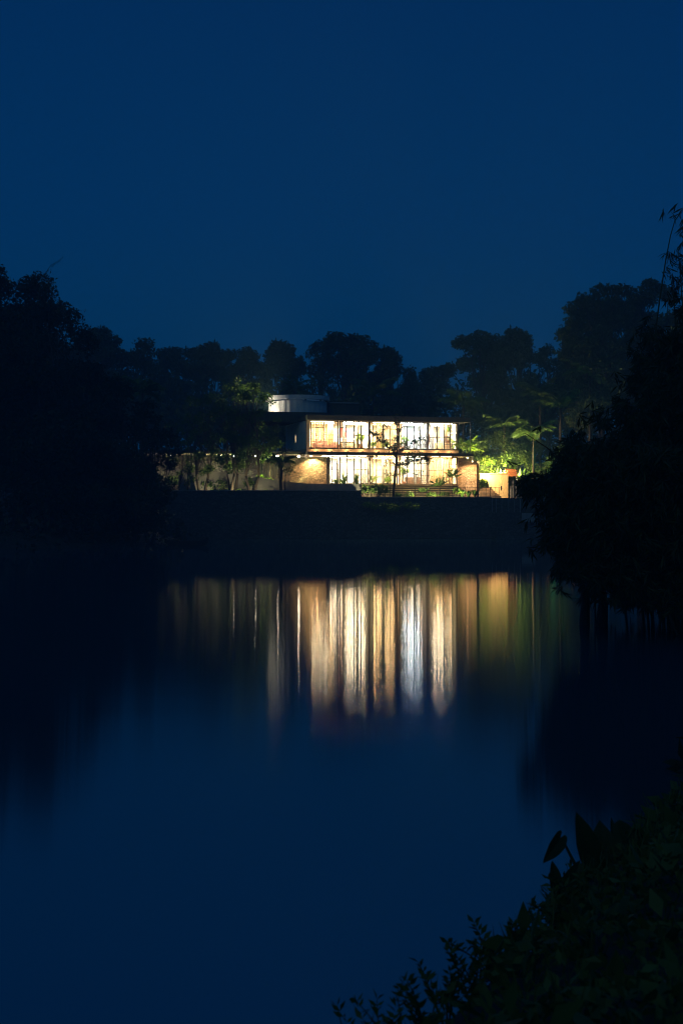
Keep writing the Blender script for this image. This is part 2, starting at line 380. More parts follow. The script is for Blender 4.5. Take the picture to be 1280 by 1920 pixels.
# timber screen in the first upper room
ws = MB(); uu = 0.5
while uu < U(612, 2.6): ws.box(uu, uu+0.20, 2.6, 2.68, 3.52, WT); uu += 0.26
ws.build('timber_screen', M['wood'], house)
# the glazing, bay by bay: (verticals with width), (horizontals with their ends), from the photograph's mullions
UP = [([577,582.5,593,606.4,633], [(801.5,577,606.4),(815.5,606.4,633),(828.5,577,618)]),
      ([637,649,663.5,670.5,676.6,691], [(802,637,649),(829.5,637,663.5),(816.5,663.5,691)]),
      ([692.6,698.5,705.4,718.5,731.5,744], [(804.5,692.6,705.4),(805.3,731.5,744),(831,731.5,744),(831,692.6,705.4)]),
      ([747.3,752.5,756.3,762.5,775.5,787.4,799.6], [(819,762.5,775.5),(806.5,775.5,799.6),(832.5,762.5,799.6),(799,752.5,762.5)]),
      ([802.4,818.5,832,843.5,857.6], [(820.5,802.4,843.5),(808.3,843.5,857.6),(815.3,843.5,857.6),(833.3,832,857.6)])]
LO = [([617.6,622.5,632.5], [(880.5,617.6,632.5)]),
      ([637,650.5,663.3,676.6,690.5], [(867.5,637,650.5),(880.5,663.3,690.5)]),
      ([693.4,698.2,705.4,731.5,744], [(868,693.4,705.4),(881.3,705.4,731.5),(894,693.4,718),(894.5,731.5,744)]),
      ([748.5,762.5,775.5,788.5,799.6], [(881.5,748.5,788.5),(869.3,788.5,799.6)]),
      ([803,829.7,842.5,856.4], [(882.3,803,829.7),(870.4,829.7,856.4),(895,829.7,856.4)])]
def glaze(bays, w0, w1, v):
    for vert, hor in bays:
        b = MB(); a, z = U(vert[0], v), U(vert[-1], v); t = 0.034
        for i, px in enumerate(vert):
            u = U(px, v); e = 0.055 if i in (0, len(vert)-1) else t
            b.box(u-e, u+e, v-0.05, v+0.05, w0+0.002, w1-0.002)
        b.box(a+0.056, z-0.056, v-0.046, v+0.046, w0+0.004, w0+0.13); b.box(a+0.056, z-0.056, v-0.046, v+0.046, w1-0.09, w1-0.004)
        for py, p0, p1 in hor:
            ua, ub = U(p0, v), U(p1, v); wy = W(py, (ua+ub)/2, v)
            b.box(ua+0.01, ub-0.01, v-0.043, v+0.043, wy-0.028, wy+0.028)
        f = b.build('window', M['frame'], house)
        MB().box(a, z, v-0.004, v+0.004, w0+0.02, w1-0.02).build('glass', GLASS, f)
glaze(UP, 3.503, WT, 0.12)
glaze(LO, 0.0, 2.842, 0.12)
# thin guard rail of the upper floor, its brackets
rl = MB()
rl.tube([(0.2, -0.06, 4.42), (LEN-0.1, -0.06, 4.42)], 0.012, 5)
for i in range(60): 
    u = 0.25 + i*(LEN-0.4)/59; rl.box(u-0.007, u+0.007, -0.067, -0.053, 3.505, 4.41)
rl.build('guard_rail', M['dark'], house)
FASCIA_PX = (592, 618, 649, 676, 706, 733, 762, 787, 817, 841)
# stone walls beside the ground floor glass
def stone_wall(pa, pb, D, ang, thick, z0, z1, mat):
    a = P(pa, 960, D); d = Vector((math.cos(ang), math.sin(ang)))
    k = (pb-640)/F; ln = (k*a.y - a.x)/(d.x - k*d.y)
    ca = to_house(a); cb = to_house((a.x+d.x, a.y+d.y))
    dd = (cb[0]-ca[0], cb[1]-ca[1])
    return MB().obox(ca, dd, ln, thick, z0, z1).build('stone_wall', mat, house)
stone_wall(543, 612, 139.4, R(-24), 0.62, -1.6, 2.60, M['stone'])
stone_wall(858, 893, 145.2, R(-26), 0.75, -1.7, 2.50, M['palestone'])
ub = U(860, 0.3); MB().box(ub, U(891, 0.3), 0.9, 1.1, 2.0, 2.84).build('side_beam', M['fascia'], house)
# balcony end post and roof drum
up_ = U(881, -0.5); MB().box(up_-0.03, up_+0.03, -0.55, -0.49, 3.163, WT+0.03).build('balcony_post', M['galv'], house)
MB().box(U(886, -1.2)-0.04, U(886, -1.2)+0.04, -1.2, -1.12, 2.3, 2.87).build('lamp_bracket_post', M['white'], house)
dc = to_house(P(558, 900, 147.5)); dr = 3.0
drum = MB()
nseg = 120; prof = []
for k in range(nseg):
    th = 2*math.pi*k/nseg; r = dr + (0.035 if k % 4 < 2 else 0.0)
    prof.append((dc[0]+r*math.cos(th), dc[1]+r*math.sin(th)))
drum.prism(prof, WT+0.51, 8.62).build('roof_drum', M['white'], house)
ring = MB().lathe([(dr+0.32, 8.78), (dr+0.32, 9.18), (dr-0.3, 9.18), (dr-0.3, 8.78), (dr+0.32, 8.78)], 60, *dc)
ring.build('ring_beam', M['white'], house)
for k in range(10):
    th = 2*math.pi*k/10 + 0.35; x, y = dc[0]+(dr-0.02)*math.cos(th), dc[1]+(dr-0.02)*math.sin(th); MB().box(x-0.09, x+0.09, y-0.09, y+0.09, 8.623, 8.777).build('ring_post', M['concrete'], house)
u0, u1 = U(613, 7), U(670, 7)
MB().box(u0, u1, 6.6, 9.2, WT+0.51, 8.55).build('roof_room', M['roof'], house)
MB().box(u0, u1, 6.45, 9.3, 8.553, 8.68).build('roof_room_slab', M['concrete'], house)

# ------------------------------------------------------------------ lamps
LAMP_GAIN = 6.0
def light(kind, energy, col, radius, parent, loc=(0, 0, 0), **k):
    l = bpy.data.lights.new('lamp_light', kind); l.energy = energy*LAMP_GAIN; l.color = col
    if kind in ('POINT', 'SPOT'): l.shadow_soft_size = radius
    for a, b in k.items(): setattr(l, a, b)
    o = bpy.data.objects.new('lamp_light', l); link(o, parent); o.location = loc; return o
WARM = (1.0, 0.62, 0.28); NEUT = (1.0, 0.80, 0.55); COOL = (0.85, 0.93, 1.0); AMB = (1.0, 0.77, 0.48)
EM = {}
def emat(col, s):
    k = (col, s)
    if k not in EM: EM[k] = emit('lamp_glow', col, s)
    return EM[k]
def ceiling_lamp(px, v, top, col, s, label, size=1.15, dep=0.42):
    u = U(px, v); e = empty('ceiling_lamp', H(u, v, top), HA, label=label, cat='ceiling lamp', group='ceiling lamps in the house')
    MB().box(-size, size, -dep, dep, -0.045, -0.02).build('diffuser', emat(col, s), e)
    fr = MB()
    for q in ((-size-0.05, size+0.05, -dep-0.05, -dep), (-size-0.05, size+0.05, dep, dep+0.05), (-size-0.05, -size, -dep, dep), (size, size+0.05, -dep, dep)): fr.box(*q, -0.06, -0.003)
    fr.build('lamp_frame', M['white'], e)
rooms_u = [(605, AMB, 'amber', 'behind the timber screen'), (665, NEUT, 'white', 'in the red picture room'), (720, WARM, 'warm', 'in the curtained middle room'),
           (772, COOL, 'cool white', 'behind the slim tree'), (828, NEUT, 'white', 'in the end room')]
SUP, SLO = 160.0, 140.0
for px, col, cn, where in rooms_u:
    for v, dep in ((0.62, 'nearer the glass'), (3.9, 'nearer the back wall')):
        ceiling_lamp(px, v, WT, col, SUP, f'{cn} square ceiling lamp upstairs {where}, {dep}')
rooms_l = [(625, NEUT, 'white', 'beside the stone wall'), (665, NEUT, 'white', 'above the spiky garden plants'), (720, WARM, 'warm', 'behind the slim tree trunk'),
           (772, NEUT, 'white', 'right of the slim tree trunk'), (828, WARM, 'warm', 'behind the small palms')]
for px, col, cn, where in rooms_l:
    for v, dep in ((0.62, 'nearer the glass'), (3.9, 'nearer the back wall')):
        ceiling_lamp(px, v, 2.845, col, SLO, f'{cn} square ceiling lamp downstairs {where}, {dep}')
def downlight(pos, energy, col, label, r=0.09, glow=6.0, aim=(0, 0, -1), cone=146, dome=False):
    e = empty('downlight', pos, HA, label=label, cat='downlight', group='downlights under the slabs')
    if dome: MB().lathe([(0.001, -0.10-r), (r*0.5, -0.10-r*0.87), (r*0.87, -0.10-r*0.5), (r, -0.105), (0.001, -0.105)], 16).build('bulb', emat(col, glow), e, True)
    else: MB().lathe([(0.001, -0.06), (r, -0.06), (r*0.9, -0.02), (0.001, -0.02)], 16).build('bulb', emat(col, glow), e)
    MB().lathe([(r*1.05, -0.10), (r*1.3, -0.10), (r*1.3, 0.0), (r*1.05, 0.0), (r*1.05, -0.10)], 16).build('housing', M['dark'], e)
    sp = light('SPOT', energy, col, 0.08, e, (0, 0, -0.13-(r if dome else 0)), spot_size=R(cone), spot_blend=0.35); sp.rotation_euler = Vector(aim).to_track_quat('-Z', 'Y').to_euler()
p = P(583, 860, 137.95); downlight((p.x, p.y, HZ+2.868), 300, WARM, 'bright downlight washing the left stone wall', 0.13, 14, dome=True)
for px, en, lb in ((650, 70, 'downlight under the slab over the spiky plants'), (705, 70, 'downlight under the slab left of the slim tree'), (765, 70, 'downlight under the slab right of the slim tree'),
                   (824, 130, 'downlight under the slab over the small palms'), (848, 90, 'downlight under the slab at the end of the lower glass')):
    downlight(H(U(px, -0.8), -0.8, 2.87), en, NEUT, lb)
downlight(H(U(876, -1.15), -1.15, 2.87), 210, WARM, 'downlight at the slab end over the right stone wall', 0.11, 20, dome=True)

FW = ['first from the left corner', 'second from the left corner', 'third from the left corner, under the red picture', 'fourth, under the potted plant', 'fifth, left of the slim tree', 'sixth, at the slim tree fork', 'seventh, right of the slim tree', 'eighth, before the white curtain', 'last but one at the right end', 'last one at the right end']
for px, wh in zip(FASCIA_PX, FW):
    u = U(px); e = empty('fascia_lamp', H(u, -0.62, 3.172), HA, label='small lamp on the slab edge, ' + wh, cat='lamp', group='lamps along the slab edge')
    MB().box(-0.07, 0.07, -0.08, 0.08, 0.0, 0.11).build('housing', M['dark'], e); MB().box(-0.05, 0.05, 0.083, 0.088, 0.02, 0.09).build('lens', emat(WARM, 12.0), e)
    light('POINT', 4.6, WARM, 0.10, e, (0, 0.13, 0.16))

# ------------------------------------------------------------------ covered walkway left of the house
wk = empty('covered_walkway', H(0, 0, 0), HA, label='low covered walkway with lit soffit running left from the house behind garden trees', cat='walkway')
MB().box(-16.0, -0.32, -0.6, 3.6, 2.92, 3.18).build('walkway_roof', M['roof'], wk)
MB().box(-15.9, -0.34, -0.5, 3.5, 2.895, 2.917).build('walkway_soffit', M['soffit'], wk)
MB().box(-16.0, -0.05, 3.7, 3.9, -1.4, 2.89).build('walkway_wall', M['embank'], wk)
for u in (-15.0, -11.5, -8.0, -4.6): MB().box(u-0.08, u+0.08, -0.3, -0.14, -1.4, 2.89).build('post', M['dark'], wk)
for px, en, lb in ((318, 26, 'outermost downlight of the covered walkway'), (372, 16, 'second downlight from the outer end of the walkway'), (415, 26, 'walkway downlight above the left pair of forked trunks'),
                   (437, 26, 'walkway downlight between the forked trunks'), (478, 26, 'walkway downlight beside the picket gate'), (520, 30, 'walkway downlight over the picket gate'), (560, 18, 'walkway downlight next to the left stone wall')):
    downlight(H(U(px, 0.1), 0.1, 2.893), en, NEUT, lb, 0.13, 110, cone=170, dome=True)
# picket gate under it
fg = empty('picket_fence', H(U(495, -0.2), -0.2, -1.2), HA, label='tall slim picket fence under the walkway beside the left stone wall', cat='fence')
pk = MB(); L_ = U(546, -0.2) - U(495, -0.2)
for i in range(20): pk.box(i*L_/19-0.03, i*L_/19+0.03, -0.02, 0.02, 0, 3.6)
pk.build('pickets', M['frame'], fg)
for z_ in (0.8, 3.2): MB().box(-0.04, L_+0.04, 0.023, 0.06, z_, z_+0.08).build('rail', M['frame'], fg)
# curved garden wall
cw = MB(); top = [(335, 884), (400, 884), (440, 886), (480, 893), (510, 899), (545, 904), (575, 906.5), (610, 907.5), (677, 907.5)]
fr_, bk_ = [], []
for i in range(41):
    px = 335 + (677-335)*i/40
    py = np.interp(px, [t[0] for t in top], [t[1] for t in top]); D = 136.0 + 0.9*math.sin((px-335)/342*math.pi)
    q = P(px, py, D); fr_.append((q.x, q.y, q.z)); bk_.append((q.x, q.y+0.25, q.z))
n = len(fr_)
for i in range(n-1):
    a, b, c, d = fr_[i], fr_[i+1], bk_[i+1], bk_[i]; z0 = 3.4
    cw.poly([(a[0],a[1],z0),(b[0],b[1],z0),b,a]); cw.poly([a,b,c,d]); cw.poly([(c[0],c[1],z0),(d[0],d[1],z0),d,c])
e_ = fr_[-1]; f_ = bk_[-1]; cw.poly([(e_[0],e_[1],3.4),(f_[0],f_[1],3.4),f_,e_])
e_ = fr_[0]; f_ = bk_[0]; cw.poly([(f_[0],f_[1],3.4),(e_[0],e_[1],3.4),e_,f_])
tag(cw.build('garden_wall', M['concrete']), 'grey concrete garden wall dipping in a curve below the left stone wall', 'garden wall')
# river embankment
xa = P(268, 960, 134).x; xb = P(677, 960, 134).x; xc = P(921, 960, 134).x
em = empty('embankment_wall', (0, 134, 0), label='long dark stone embankment wall between the river and the garden', cat='embankment')
for a, b, py in ((-34, xb, 921), (xb+0.003, xc, 933)):
    zt = P(0, py, 134).z; mb = MB(); k = max(2, int((b-a)/0.8))
    mb.v = []; 
    for i in range(k+1):
        x = a + (b-a)*i/k
        mb.v += [(x, -0.45+0.1*mnoise.noise((x*0.4, 0, 0)), -0.5), (x, 0.0+0.03*mnoise.noise((x*0.7, 3, 0)), zt), (x, 1.5, zt+0.002), (x, 1.5, -0.5)]
    for i in range(k):
        for q in range(3): mb.f.append((4*i+q, 4*i+4+q, 4*i+5+q, 4*i+1+q))
    mb.f += [(0, 1, 2, 3), (4*k+3, 4*k+2, 4*k+1, 4*k)]
    mb.build('wall', M['embank'], em)
    MB().box(a, b, -0.06, 0.35, zt+0.006, zt+0.09).build('coping', M['concrete'], em)

# garden steps below the glass
gs = empty('garden_steps', H(U(672, -1.4), -1.4, 0), HA, label='broad stone garden steps below the lower glass front', cat='steps')
SL = U(858, -1.4) - U(672, -1.4)
sb = MB()
for i in range(6): sb.box(0.03, SL-0.03, -0.36*(i+1)+0.26, 1.41 if i == 0 else -0.36*i+0.258, -1.6, -0.106-0.225*i)
sb.build('riser', M['brown'], gs)  # coloured dark to stand for the shadow gap under each tread
nb = MB()
for i in range(6): nb.box(0, SL, -0.36*(i+1), 1.41 if i == 0 else -0.36*i+0.2, -0.10-0.225*i, -0.001-0.225*i)
nb.build('tread', M['beige'], gs)
# thin railing along the embankment
q0 = P(684, 933, 134.6); q1 = P(918, 933, 134.6)
ra = empty('garden_railing', (q0.x, 134.6, q0.z), label='thin black wire railing along the embankment top before the steps', cat='railing')
rm = MB(); L2 = q1.x-q0.x
for i in range(3): rm.tube([(0, 0, 0.35+0.3*i), (L2, 0, 0.35+0.3*i)], 0.011, 5)
rm.build('wire', M['dark'], ra)
for i in range(11): MB().box(i*L2/10-0.022, i*L2/10+0.022, -0.022, 0.022, -0.05, 1.0).build('post', M['dark'], ra)
# side stair, beige wall, gate
ss = empty('side_steps', P(900, 933, 143.6), label='narrow side steps climbing beside the beige wall', cat='steps')
s1 = MB(); sc = F/143.6
for i in range(6): s1.box(-0.05, (939-900-3.3*i)/sc, 0.28*i, 0.28*(i+1)-0.002, -0.3, 0.17*(i+1))
s1.build('flight', M['step'], ss)
s2 = MB()
for i in range(5): s2.box(0.1+0.45*i-0.012, 0.1+0.45*i+0.012, -0.30, -0.276, -0.3, 1.0)
s2.box(0.0, 2.0, -0.304, -0.272, 1.001, 1.03)
s2.build('handrail', M['dark'], ss)
bw = P(899, 933, 146.0); zt = P(0, 889, 146.0).z
b_ = MB().box(0, (952-899)/F*146.0, 0, 0.28, -0.4, zt-bw.z).box(-0.02, (952-899)/F*146.0+0.03, -0.04, 0.32, zt-bw.z+0.003, zt-bw.z+0.08)
o = empty('beige_wall', bw, label='beige rendered garden wall beside the side steps, right of the house', cat='garden wall')
b_.build('render', M['beige'], o)
MB().box(2.13, 2.2, -0.03, 0.0, 0.8, 1.22).build('letter_slot', M['dark'], o)
gt = empty('metal_gate', P(953, 933, 145.6), label='grey metal gate with slim uprights right of the beige wall', cat='gate')
gm = MB()
for px in (957, 961, 967, 975): x = (px-953)/F*145.6; gm.box(x-0.05, x+0.05, -0.05, 0.05, -0.3, 1.75 if px in (961, 975) else 1.2)
gm.build('gate_post', M['galv'], gt)
MB().box(0.42, 1.12, -0.02, 0.02, 0.1, 1.3).build('gate_leaf', M['dark'], gt)
hut = empty('gate_roof', P(953, 893, 147.4), label='small orange tiled gate roof on dark posts beside the beige wall', cat='gate roof')
tr_ = MB()
tr_.poly([(-0.45, -0.6, 0.0), (0.85, -0.6, -0.05), (0.75, 0.3, 0.75), (-0.35, 0.3, 0.8)]); tr_.poly([(0.75, 0.3, 0.75), (0.85, 1.2, -0.05), (-0.45, 1.2, 0), (-0.35, 0.3, 0.8)])
for i in range(4): tr_.box(-0.5, 0.9, -0.66+0.22*i, -0.62+0.22*i, 0.0+0.19*i, 0.05+0.19*i)
tr_.poly([(-0.45, -0.6, -0.1), (0.85, -0.6, -0.1), (0.85, 1.2, -0.1), (-0.45, 1.2, -0.1)])
tr_.build('tiles', M['tile'], hut)
MB().box(-0.3, -0.2, -0.4, -0.3, -2.3, -0.1).box(0.6, 0.7, -0.4, -0.3, -2.3, -0.1).build('post', M['dark'], hut)
ln_ = empty('landing', P(921, 935, 134.2), label='concrete river landing block below the side steps', cat='landing')
MB().box(0.01, (976-921)/F*134.2, 0, 1.5, -4.2, 0.06).build('block', M['embank'], ln_)
lr = MB()
for px in (922, 930, 940, 953, 964, 975): x = (px-921)/F*134.2; lr.box(x-0.02, x+0.02, -0.06, -0.02, -1.3, 0.0)
lr.build('post', M['galv'], ln_)
rs = empty('river_steps', (P(930, 960, 132).x, 133.9, 0), label='worn stone steps going down into the river below the landing', cat='steps')
r1 = MB()
for i in range(7): r1.box(-0.2+0.12*i, 4.4, -0.45*(7-i), -0.45*(6-i)-0.003, -0.6, 0.10+0.30*i)
r1.build('flight', M['embank'], rs)
lw_ = MB().box(0, (1003-978)/F*133, 0, 0.3, -0.5, 2.4)
o = lw_.build('pier_wall', M['concrete']); o.location = (P(978, 0, 133).x, 133, 0)
tag(o, 'short concrete pier wall at the water right of the river steps, behind bamboo', 'pier wall')

TZ0 = gz(P(760, 0, 136.3).x, 136.3)
# ------------------------------------------------------------------ lamps in the garden
def garden_lamp(pos, energy, col, label, h=0.5, glow=2.0, up=0.32, aim=(0, 0, 1), cone=165):
    e = empty('garden_lamp', pos, label=label, cat='garden lamp', group='garden lamps')
    MB().lathe([(0.04, 0), (0.04, h), (0.001, h)], 10).build('stake', M['dark'], e)
    MB().lathe([(0.001, h+0.003), (0.07, h+0.003), (0.07, h+0.12), (0.001, h+0.14)], 12).build('bulb', emat(col, glow), e)
    sp = light('SPOT', energy, col, 0.08, e, (0, 0, h+up), spot_size=R(cone), spot_blend=0.3); sp.rotation_euler = Vector(aim).to_track_quat('-Z', 'Y').to_euler()
p = P(913, 905, 147.1); garden_lamp((p.x, p.y, gz(p.x, p.y)), 750, (1.0, 0.82, 0.34), 'garden lamp in the plants behind the house end of the beige wall', 1.9)
p = P(899.5, 872, 145.2); downlight(p, 750, WARM, 'wall lamp at the right stone wall end lighting the beige wall', 0.07, 4, (1, 0.30, -0.25), 150)
p = P(940, 905, 147.0); garden_lamp((p.x, p.y, gz(p.x, p.y)), 850, (1.0, 0.85, 0.38), 'garden lamp behind the beige wall under the banana plants', 2.0)
for px_, w_ in ((392, 'added to light the outermost forked tree'), (442, 'added to light the big forked tree'), (484, 'added to light the double trunked tree'), (688, 'under the hedge plants'), (780, 'between slim tree and lowest small palm'), (815, 'between the lowest and middle small palms'), (868, 'under the broad leaved plants')):
    p = P(px_, 930, 134.75); garden_lamp((p.x, p.y, TZ0 if px_ > 600 else 4.25), 55 if px_ > 600 else 26, (1.0, 0.85, 0.45), 'spike lamp at the embankment edge ' + w_, 0.03, 0.5, 0.2, (0, 1, 0.75), 120)  # the three lamps before the left trees are added to light their fronts
p = P(968, 905, 147.6); garden_lamp((p.x, p.y, gz(p.x, p.y)), 230, (1.0, 0.85, 0.38), 'garden lamp in the plants behind the orange gate roof', 2.0)
p = P(500, 905, 137.6); garden_lamp((p.x, p.y, gz(p.x, p.y)), 420, (0.9, 0.95, 0.4), 'garden lamp in the shrubs by the picket fence', 0.5)
p = P(445, 912, 137.4); garden_lamp((p.x, p.y, gz(p.x, p.y)), 320, (1.0, 0.92, 0.4), 'garden lamp among the forked trunks', 0.4)
p = P(398, 912, 137.4); garden_lamp((p.x, p.y, gz(p.x, p.y)), 320, (1.0, 0.92, 0.4), 'garden lamp behind the outermost forked tree', 0.4)
p = P(1036, 888, 143.2); e = empty('globe_lamp', (p.x, p.y, gz(p.x, p.y)), label='green glowing globe lamp on a post behind the right bamboo', cat='garden lamp')
MB().lathe([(0.05, 0), (0.05, 1.5), (0.001, 1.5)], 10).build('post', M['dark'], e)
MB().lathe([(0.001, 1.503)] + [(0.32*math.sin(math.pi*k/12), 1.823-0.32*math.cos(math.pi*k/12)) for k in range(1, 12)] + [(0.001, 2.143)], 18).build('globe', emat((0.06, 1.0, 0.42), 0.25), e, True)
light('SPOT', 45, (0.06, 1.0, 0.42), 0.1, e, (0, 0, 2.3), spot_size=R(165), spot_blend=0.4).rotation_euler = (R(180), 0, 0)
p = P(966, 930, 134.8); garden_lamp((p.x, p.y, 3.2), 14, (1.0, 0.62, 0.35), 'small lamp beside the metal gate on the landing', 0.5, 2.0)
rl_ = H(*to_house(P(488, 790, 141.5)), WT+0.75)
e = empty('roof_floodlight', H(-3.6, 6.0, WT+1.023), HA, label='small floodlight on the roof left of the white drum', cat='floodlight')
MB().box(-0.12, 0.12, -0.10, 0.10, 0.06, 0.16).build('housing', M['dark'], e); MB().box(-0.02, 0.02, -0.02, 0.02, 0.0, 0.058).build('bracket', M['dark'], e)
MB().box(0.121, 0.13, -0.09, 0.09, 0.075, 0.15).build('lens', emat((1.0, 0.85, 0.6), 6.0), e)
light('POINT', 52, (1.0, 0.88, 0.66), 0.05, e, (0.3, 0.1, 0.22))
e = empty('tree_spotlight', H(-2.6, 4.2, WT+1.023), HA, label='spotlight on the roof corner aimed up at the garden tree crowns', cat='spotlight')
MB().box(-0.12, 0.12, -0.10, 0.10, 0.06, 0.16).build('housing', M['dark'], e); MB().box(-0.02, 0.02, -0.02, 0.02, 0.0, 0.058).build('bracket', M['dark'], e)
MB().box(-0.09, 0.09, -0.11, -0.101, 0.075, 0.15).build('lens', emat((1.0, 0.85, 0.5), 2.0), e)
sp = light('SPOT', 900, (1.0, 0.90, 0.45), 0.05, e, (0, -0.2, 0.2), spot_size=R(62), spot_blend=0.6)
sp.rotation_euler = Vector((-4.4, -8.0, 4.6)).to_track_quat('-Z', 'Y').to_euler()

# ------------------------------------------------------------------ furniture behind the glass
def thing_mesh(name, mb, mat, loc, rz, label, cat, group=None):
    o = mb.build(name, mat); o.location = loc; o.rotation_euler = (0, 0, rz); return tag(o, label, cat, group)
def picture(px, py, w, h, v, mat, label):
    u = U(px, v); e = empty('wall_picture', H(u, v, W(py, u, v)), HA, label=label, cat='picture')
    MB().box(-w/2, w/2, -0.03, 0.03, -h/2, h/2).build('canvas', mat, e)
    MB().box(-w/2-0.05, w/2+0.05, -0.02, 0.028, -h/2-0.05, -h/2-0.002).box(-w/2-0.05, w/2+0.05, -0.02, 0.028, h/2+0.002, h/2+0.05).build('picture_frame', M['brown'], e)
picture(642, 811, 0.75, 1.0, 3.0, M['pink'], 'red framed picture hanging upstairs right of the timber screen')
MB_ = MB().box(-0.6, 0.6, 3.1, 3.25, 0, 2.7)
picture(805.5, 821.5, 0.3, 0.7, 2.4, M['brown'], 'small dark panel on the cross wall of the upstairs end room')
def sofa(px, v, w, L3, mat, label):
    u = U(px, v); e = empty('sofa', H(u, v, w), HA, label=label, cat='sofa')
    MB().box(-L3/2, L3/2, -0.42, 0.25, 0.1, 0.42).build('seat', mat, e); MB().box(-L3/2, L3/2, 0.253, 0.45, 0.1, 0.85).build('backrest', mat, e)
    for s in (-1, 1): MB().box(s*L3/2-0.09+0.1*s, s*L3/2+0.09+0.1*s, -0.42, 0.45, 0.1, 0.6).build('armrest', mat, e)
    lg = MB()
    for x in (-L3/2+0.1, L3/2-0.1): lg.box(x-0.03, x+0.03, -0.35, -0.29, 0, 0.098).box(x-0.03, x+0.03, 0.2, 0.26, 0, 0.098)
    lg.build('leg', M['brown'], e)
sofa(605, 1.2, 3.52, 1.6, M['red'], 'red sofa upstairs in the amber room')
sofa(628, 1.8, 3.52, 0.9, M['red'], 'small red armchair upstairs below the red picture')
sofa(654, 1.6, 3.52, 1.7, M['sofa'], 'sand coloured sofa upstairs in the room with the picture')
sofa(824, 1.7, 3.52, 0.8, M['sofa'], 'sand coloured armchair upstairs in the end room')
def cabinet(px, v, w, wd, h, mat, label):
    u = U(px, v); e = empty('cabinet', H(u, v, w), HA, label=label, cat='cabinet')
    MB().box(-wd/2, wd/2, -0.2, 0.2, 0.06, h).build('carcass', mat, e)
    for s in (-1, 1): MB().box(min(0.01*s, s*(wd/2-0.02)), max(0.01*s, s*(wd/2-0.02)), -0.225, -0.203, 0.1, h-0.04).build('door', mat, e)
    MB().box(-wd/2+0.03, wd/2-0.03, -0.17, 0.17, 0, 0.057).build('base', M['dark'], e)
cabinet(838, 1.0, 3.52, 0.9, 0.75, M['sofa'], 'low pale cabinet upstairs beside the balcony end')
cabinet(672, 1.3, 3.52, 0.7, 0.55, M['sofa'], 'low sideboard upstairs under the potted plant')
cabinet(774, 2.2, 0.02, 1.6, 0.8, M['brown'], 'brown sideboard downstairs right of the slim tree')
def curtain(pa, pb, v, w0, w1, mat, label):
    ua, ub = U(pa, v), U(pb, v); k = max(8, int((ub-ua)/0.06)); mb = MB(); a = []
    for i in range(k+1): a.append((ua+(ub-ua)*i/k-ua, 0.06*math.sin(i*1.3)+0.015*math.sin(i*3.1)))
    n = len(a)
    mb.v = [(x, y, 0) for x, y in a] + [(x, y, w1-w0) for x, y in a] + [(x, y+0.012, 0) for x, y in a] + [(x, y+0.012, w1-w0) for x, y in a]
    for i in range(n-1):
        mb.f.append((i, i+1, n+i+1, n+i)); mb.f.append((2*n+i+1, 2*n+i, 3*n+i, 3*n+i+1))
    thing_mesh('curtain', mb, mat, H(ua, v, w0), HA, label, 'curtain', 'curtains behind the glass')
curtain(706, 718, 1.35, 3.55, WT-0.05, M['curtain'], 'cream curtain upstairs left of the slim tree top')
curtain(733, 744, 1.35, 3.55, WT-0.05, M['curtain'], 'cream curtain upstairs right behind the slim tree top')
curtain(788, 799, 1.35, 3.55, WT-0.05, M['sheer'], 'white curtain upstairs left of the end room')
curtain(846, 856, 1.35, 3.55, WT-0.05, M['sheer'], 'white curtain upstairs at the far end of the glass')
curtain(678, 690, 1.35, 0.05, 2.8, M['sheer'], 'white curtain downstairs behind the spiky plants')
curtain(806, 828, 1.35, 0.05, 2.7, M['curtain'], 'pleated cream curtain downstairs behind the small palms')
curtain(831, 855, 1.35, 0.05, 2.8, M['curtain'], 'wide cream curtain downstairs beside the right stone wall')
curtain(789, 799, 1.35, 0.05, 2.8, M['sheer'], 'white curtain downstairs at the end of the slim tree branch')

# ------------------------------------------------------------------ plants: generators
def rng(seed): return np.random.default_rng(seed)
def leaves(cent, size, r, aspect=0.45, droop=0.0, dirs=None, jit=1.0):
    """one folded rhombus per leaf; returns vertex and quad arrays"""
    cent = np.asarray(cent, float); n = len(cent)
    d = r.normal(size=(n, 3)) if dirs is None else np.asarray(dirs, float) + r.normal(size=(n, 3))*0.25*jit
    d[:, 2] -= droop; d /= np.linalg.norm(d, axis=1, keepdims=True) + 1e-9
    s = r.normal(size=(n, 3)); s -= (s*d).sum(1, keepdims=True)*d; s /= np.linalg.norm(s, axis=1, keepdims=True) + 1e-9
    nn = np.cross(d, s)
    L_ = np.asarray(size)*r.uniform(0.65, 1.35, n); L_ = L_[:, None]
    a = cent; m = cent + d*L_*0.45 + nn*L_*0.05; t = cent + d*L_ - nn*L_*0.06
    V = np.stack([a, m + s*L_*aspect*0.5, t, m - s*L_*aspect*0.5], 1).reshape(-1, 3)
    return V, np.arange(4*n).reshape(n, 4)

def clump_points(centres, radii, per, r, shell=0.55):
    out = []
    for c, rad in zip(centres, radii):
        n = max(3, int(per*rad**2)); q = r.normal(size=(n, 3)); q /= np.linalg.norm(q, axis=1, keepdims=True)
        k = (shell + (1-shell)*r.random(n))[:, None]**1.0; k *= r.uniform(0.75, 1.15, (n, 1))
        out.append(np.asarray(c) + q*k*np.asarray([rad, rad, rad*0.72]))
    return np.concatenate(out)

def limb(mb, a, b, r0, r1, r, seg=6, sag=0.12, n=5):
    a = np.asarray(a, float); b = np.asarray(b, float); L_ = np.linalg.norm(b-a); pts = []
    off = r.normal(size=3)*L_*sag*0.5
    for i in range(n+1):
        t = i/n; p = a + (b-a)*t + off*math.sin(math.pi*t); p[2] += L_*sag*math.sin(math.pi*t)*0.6; pts.append(tuple(p))
    mb.tube(pts, [r0+(r1-r0)*i/n for i in range(n+1)], seg)

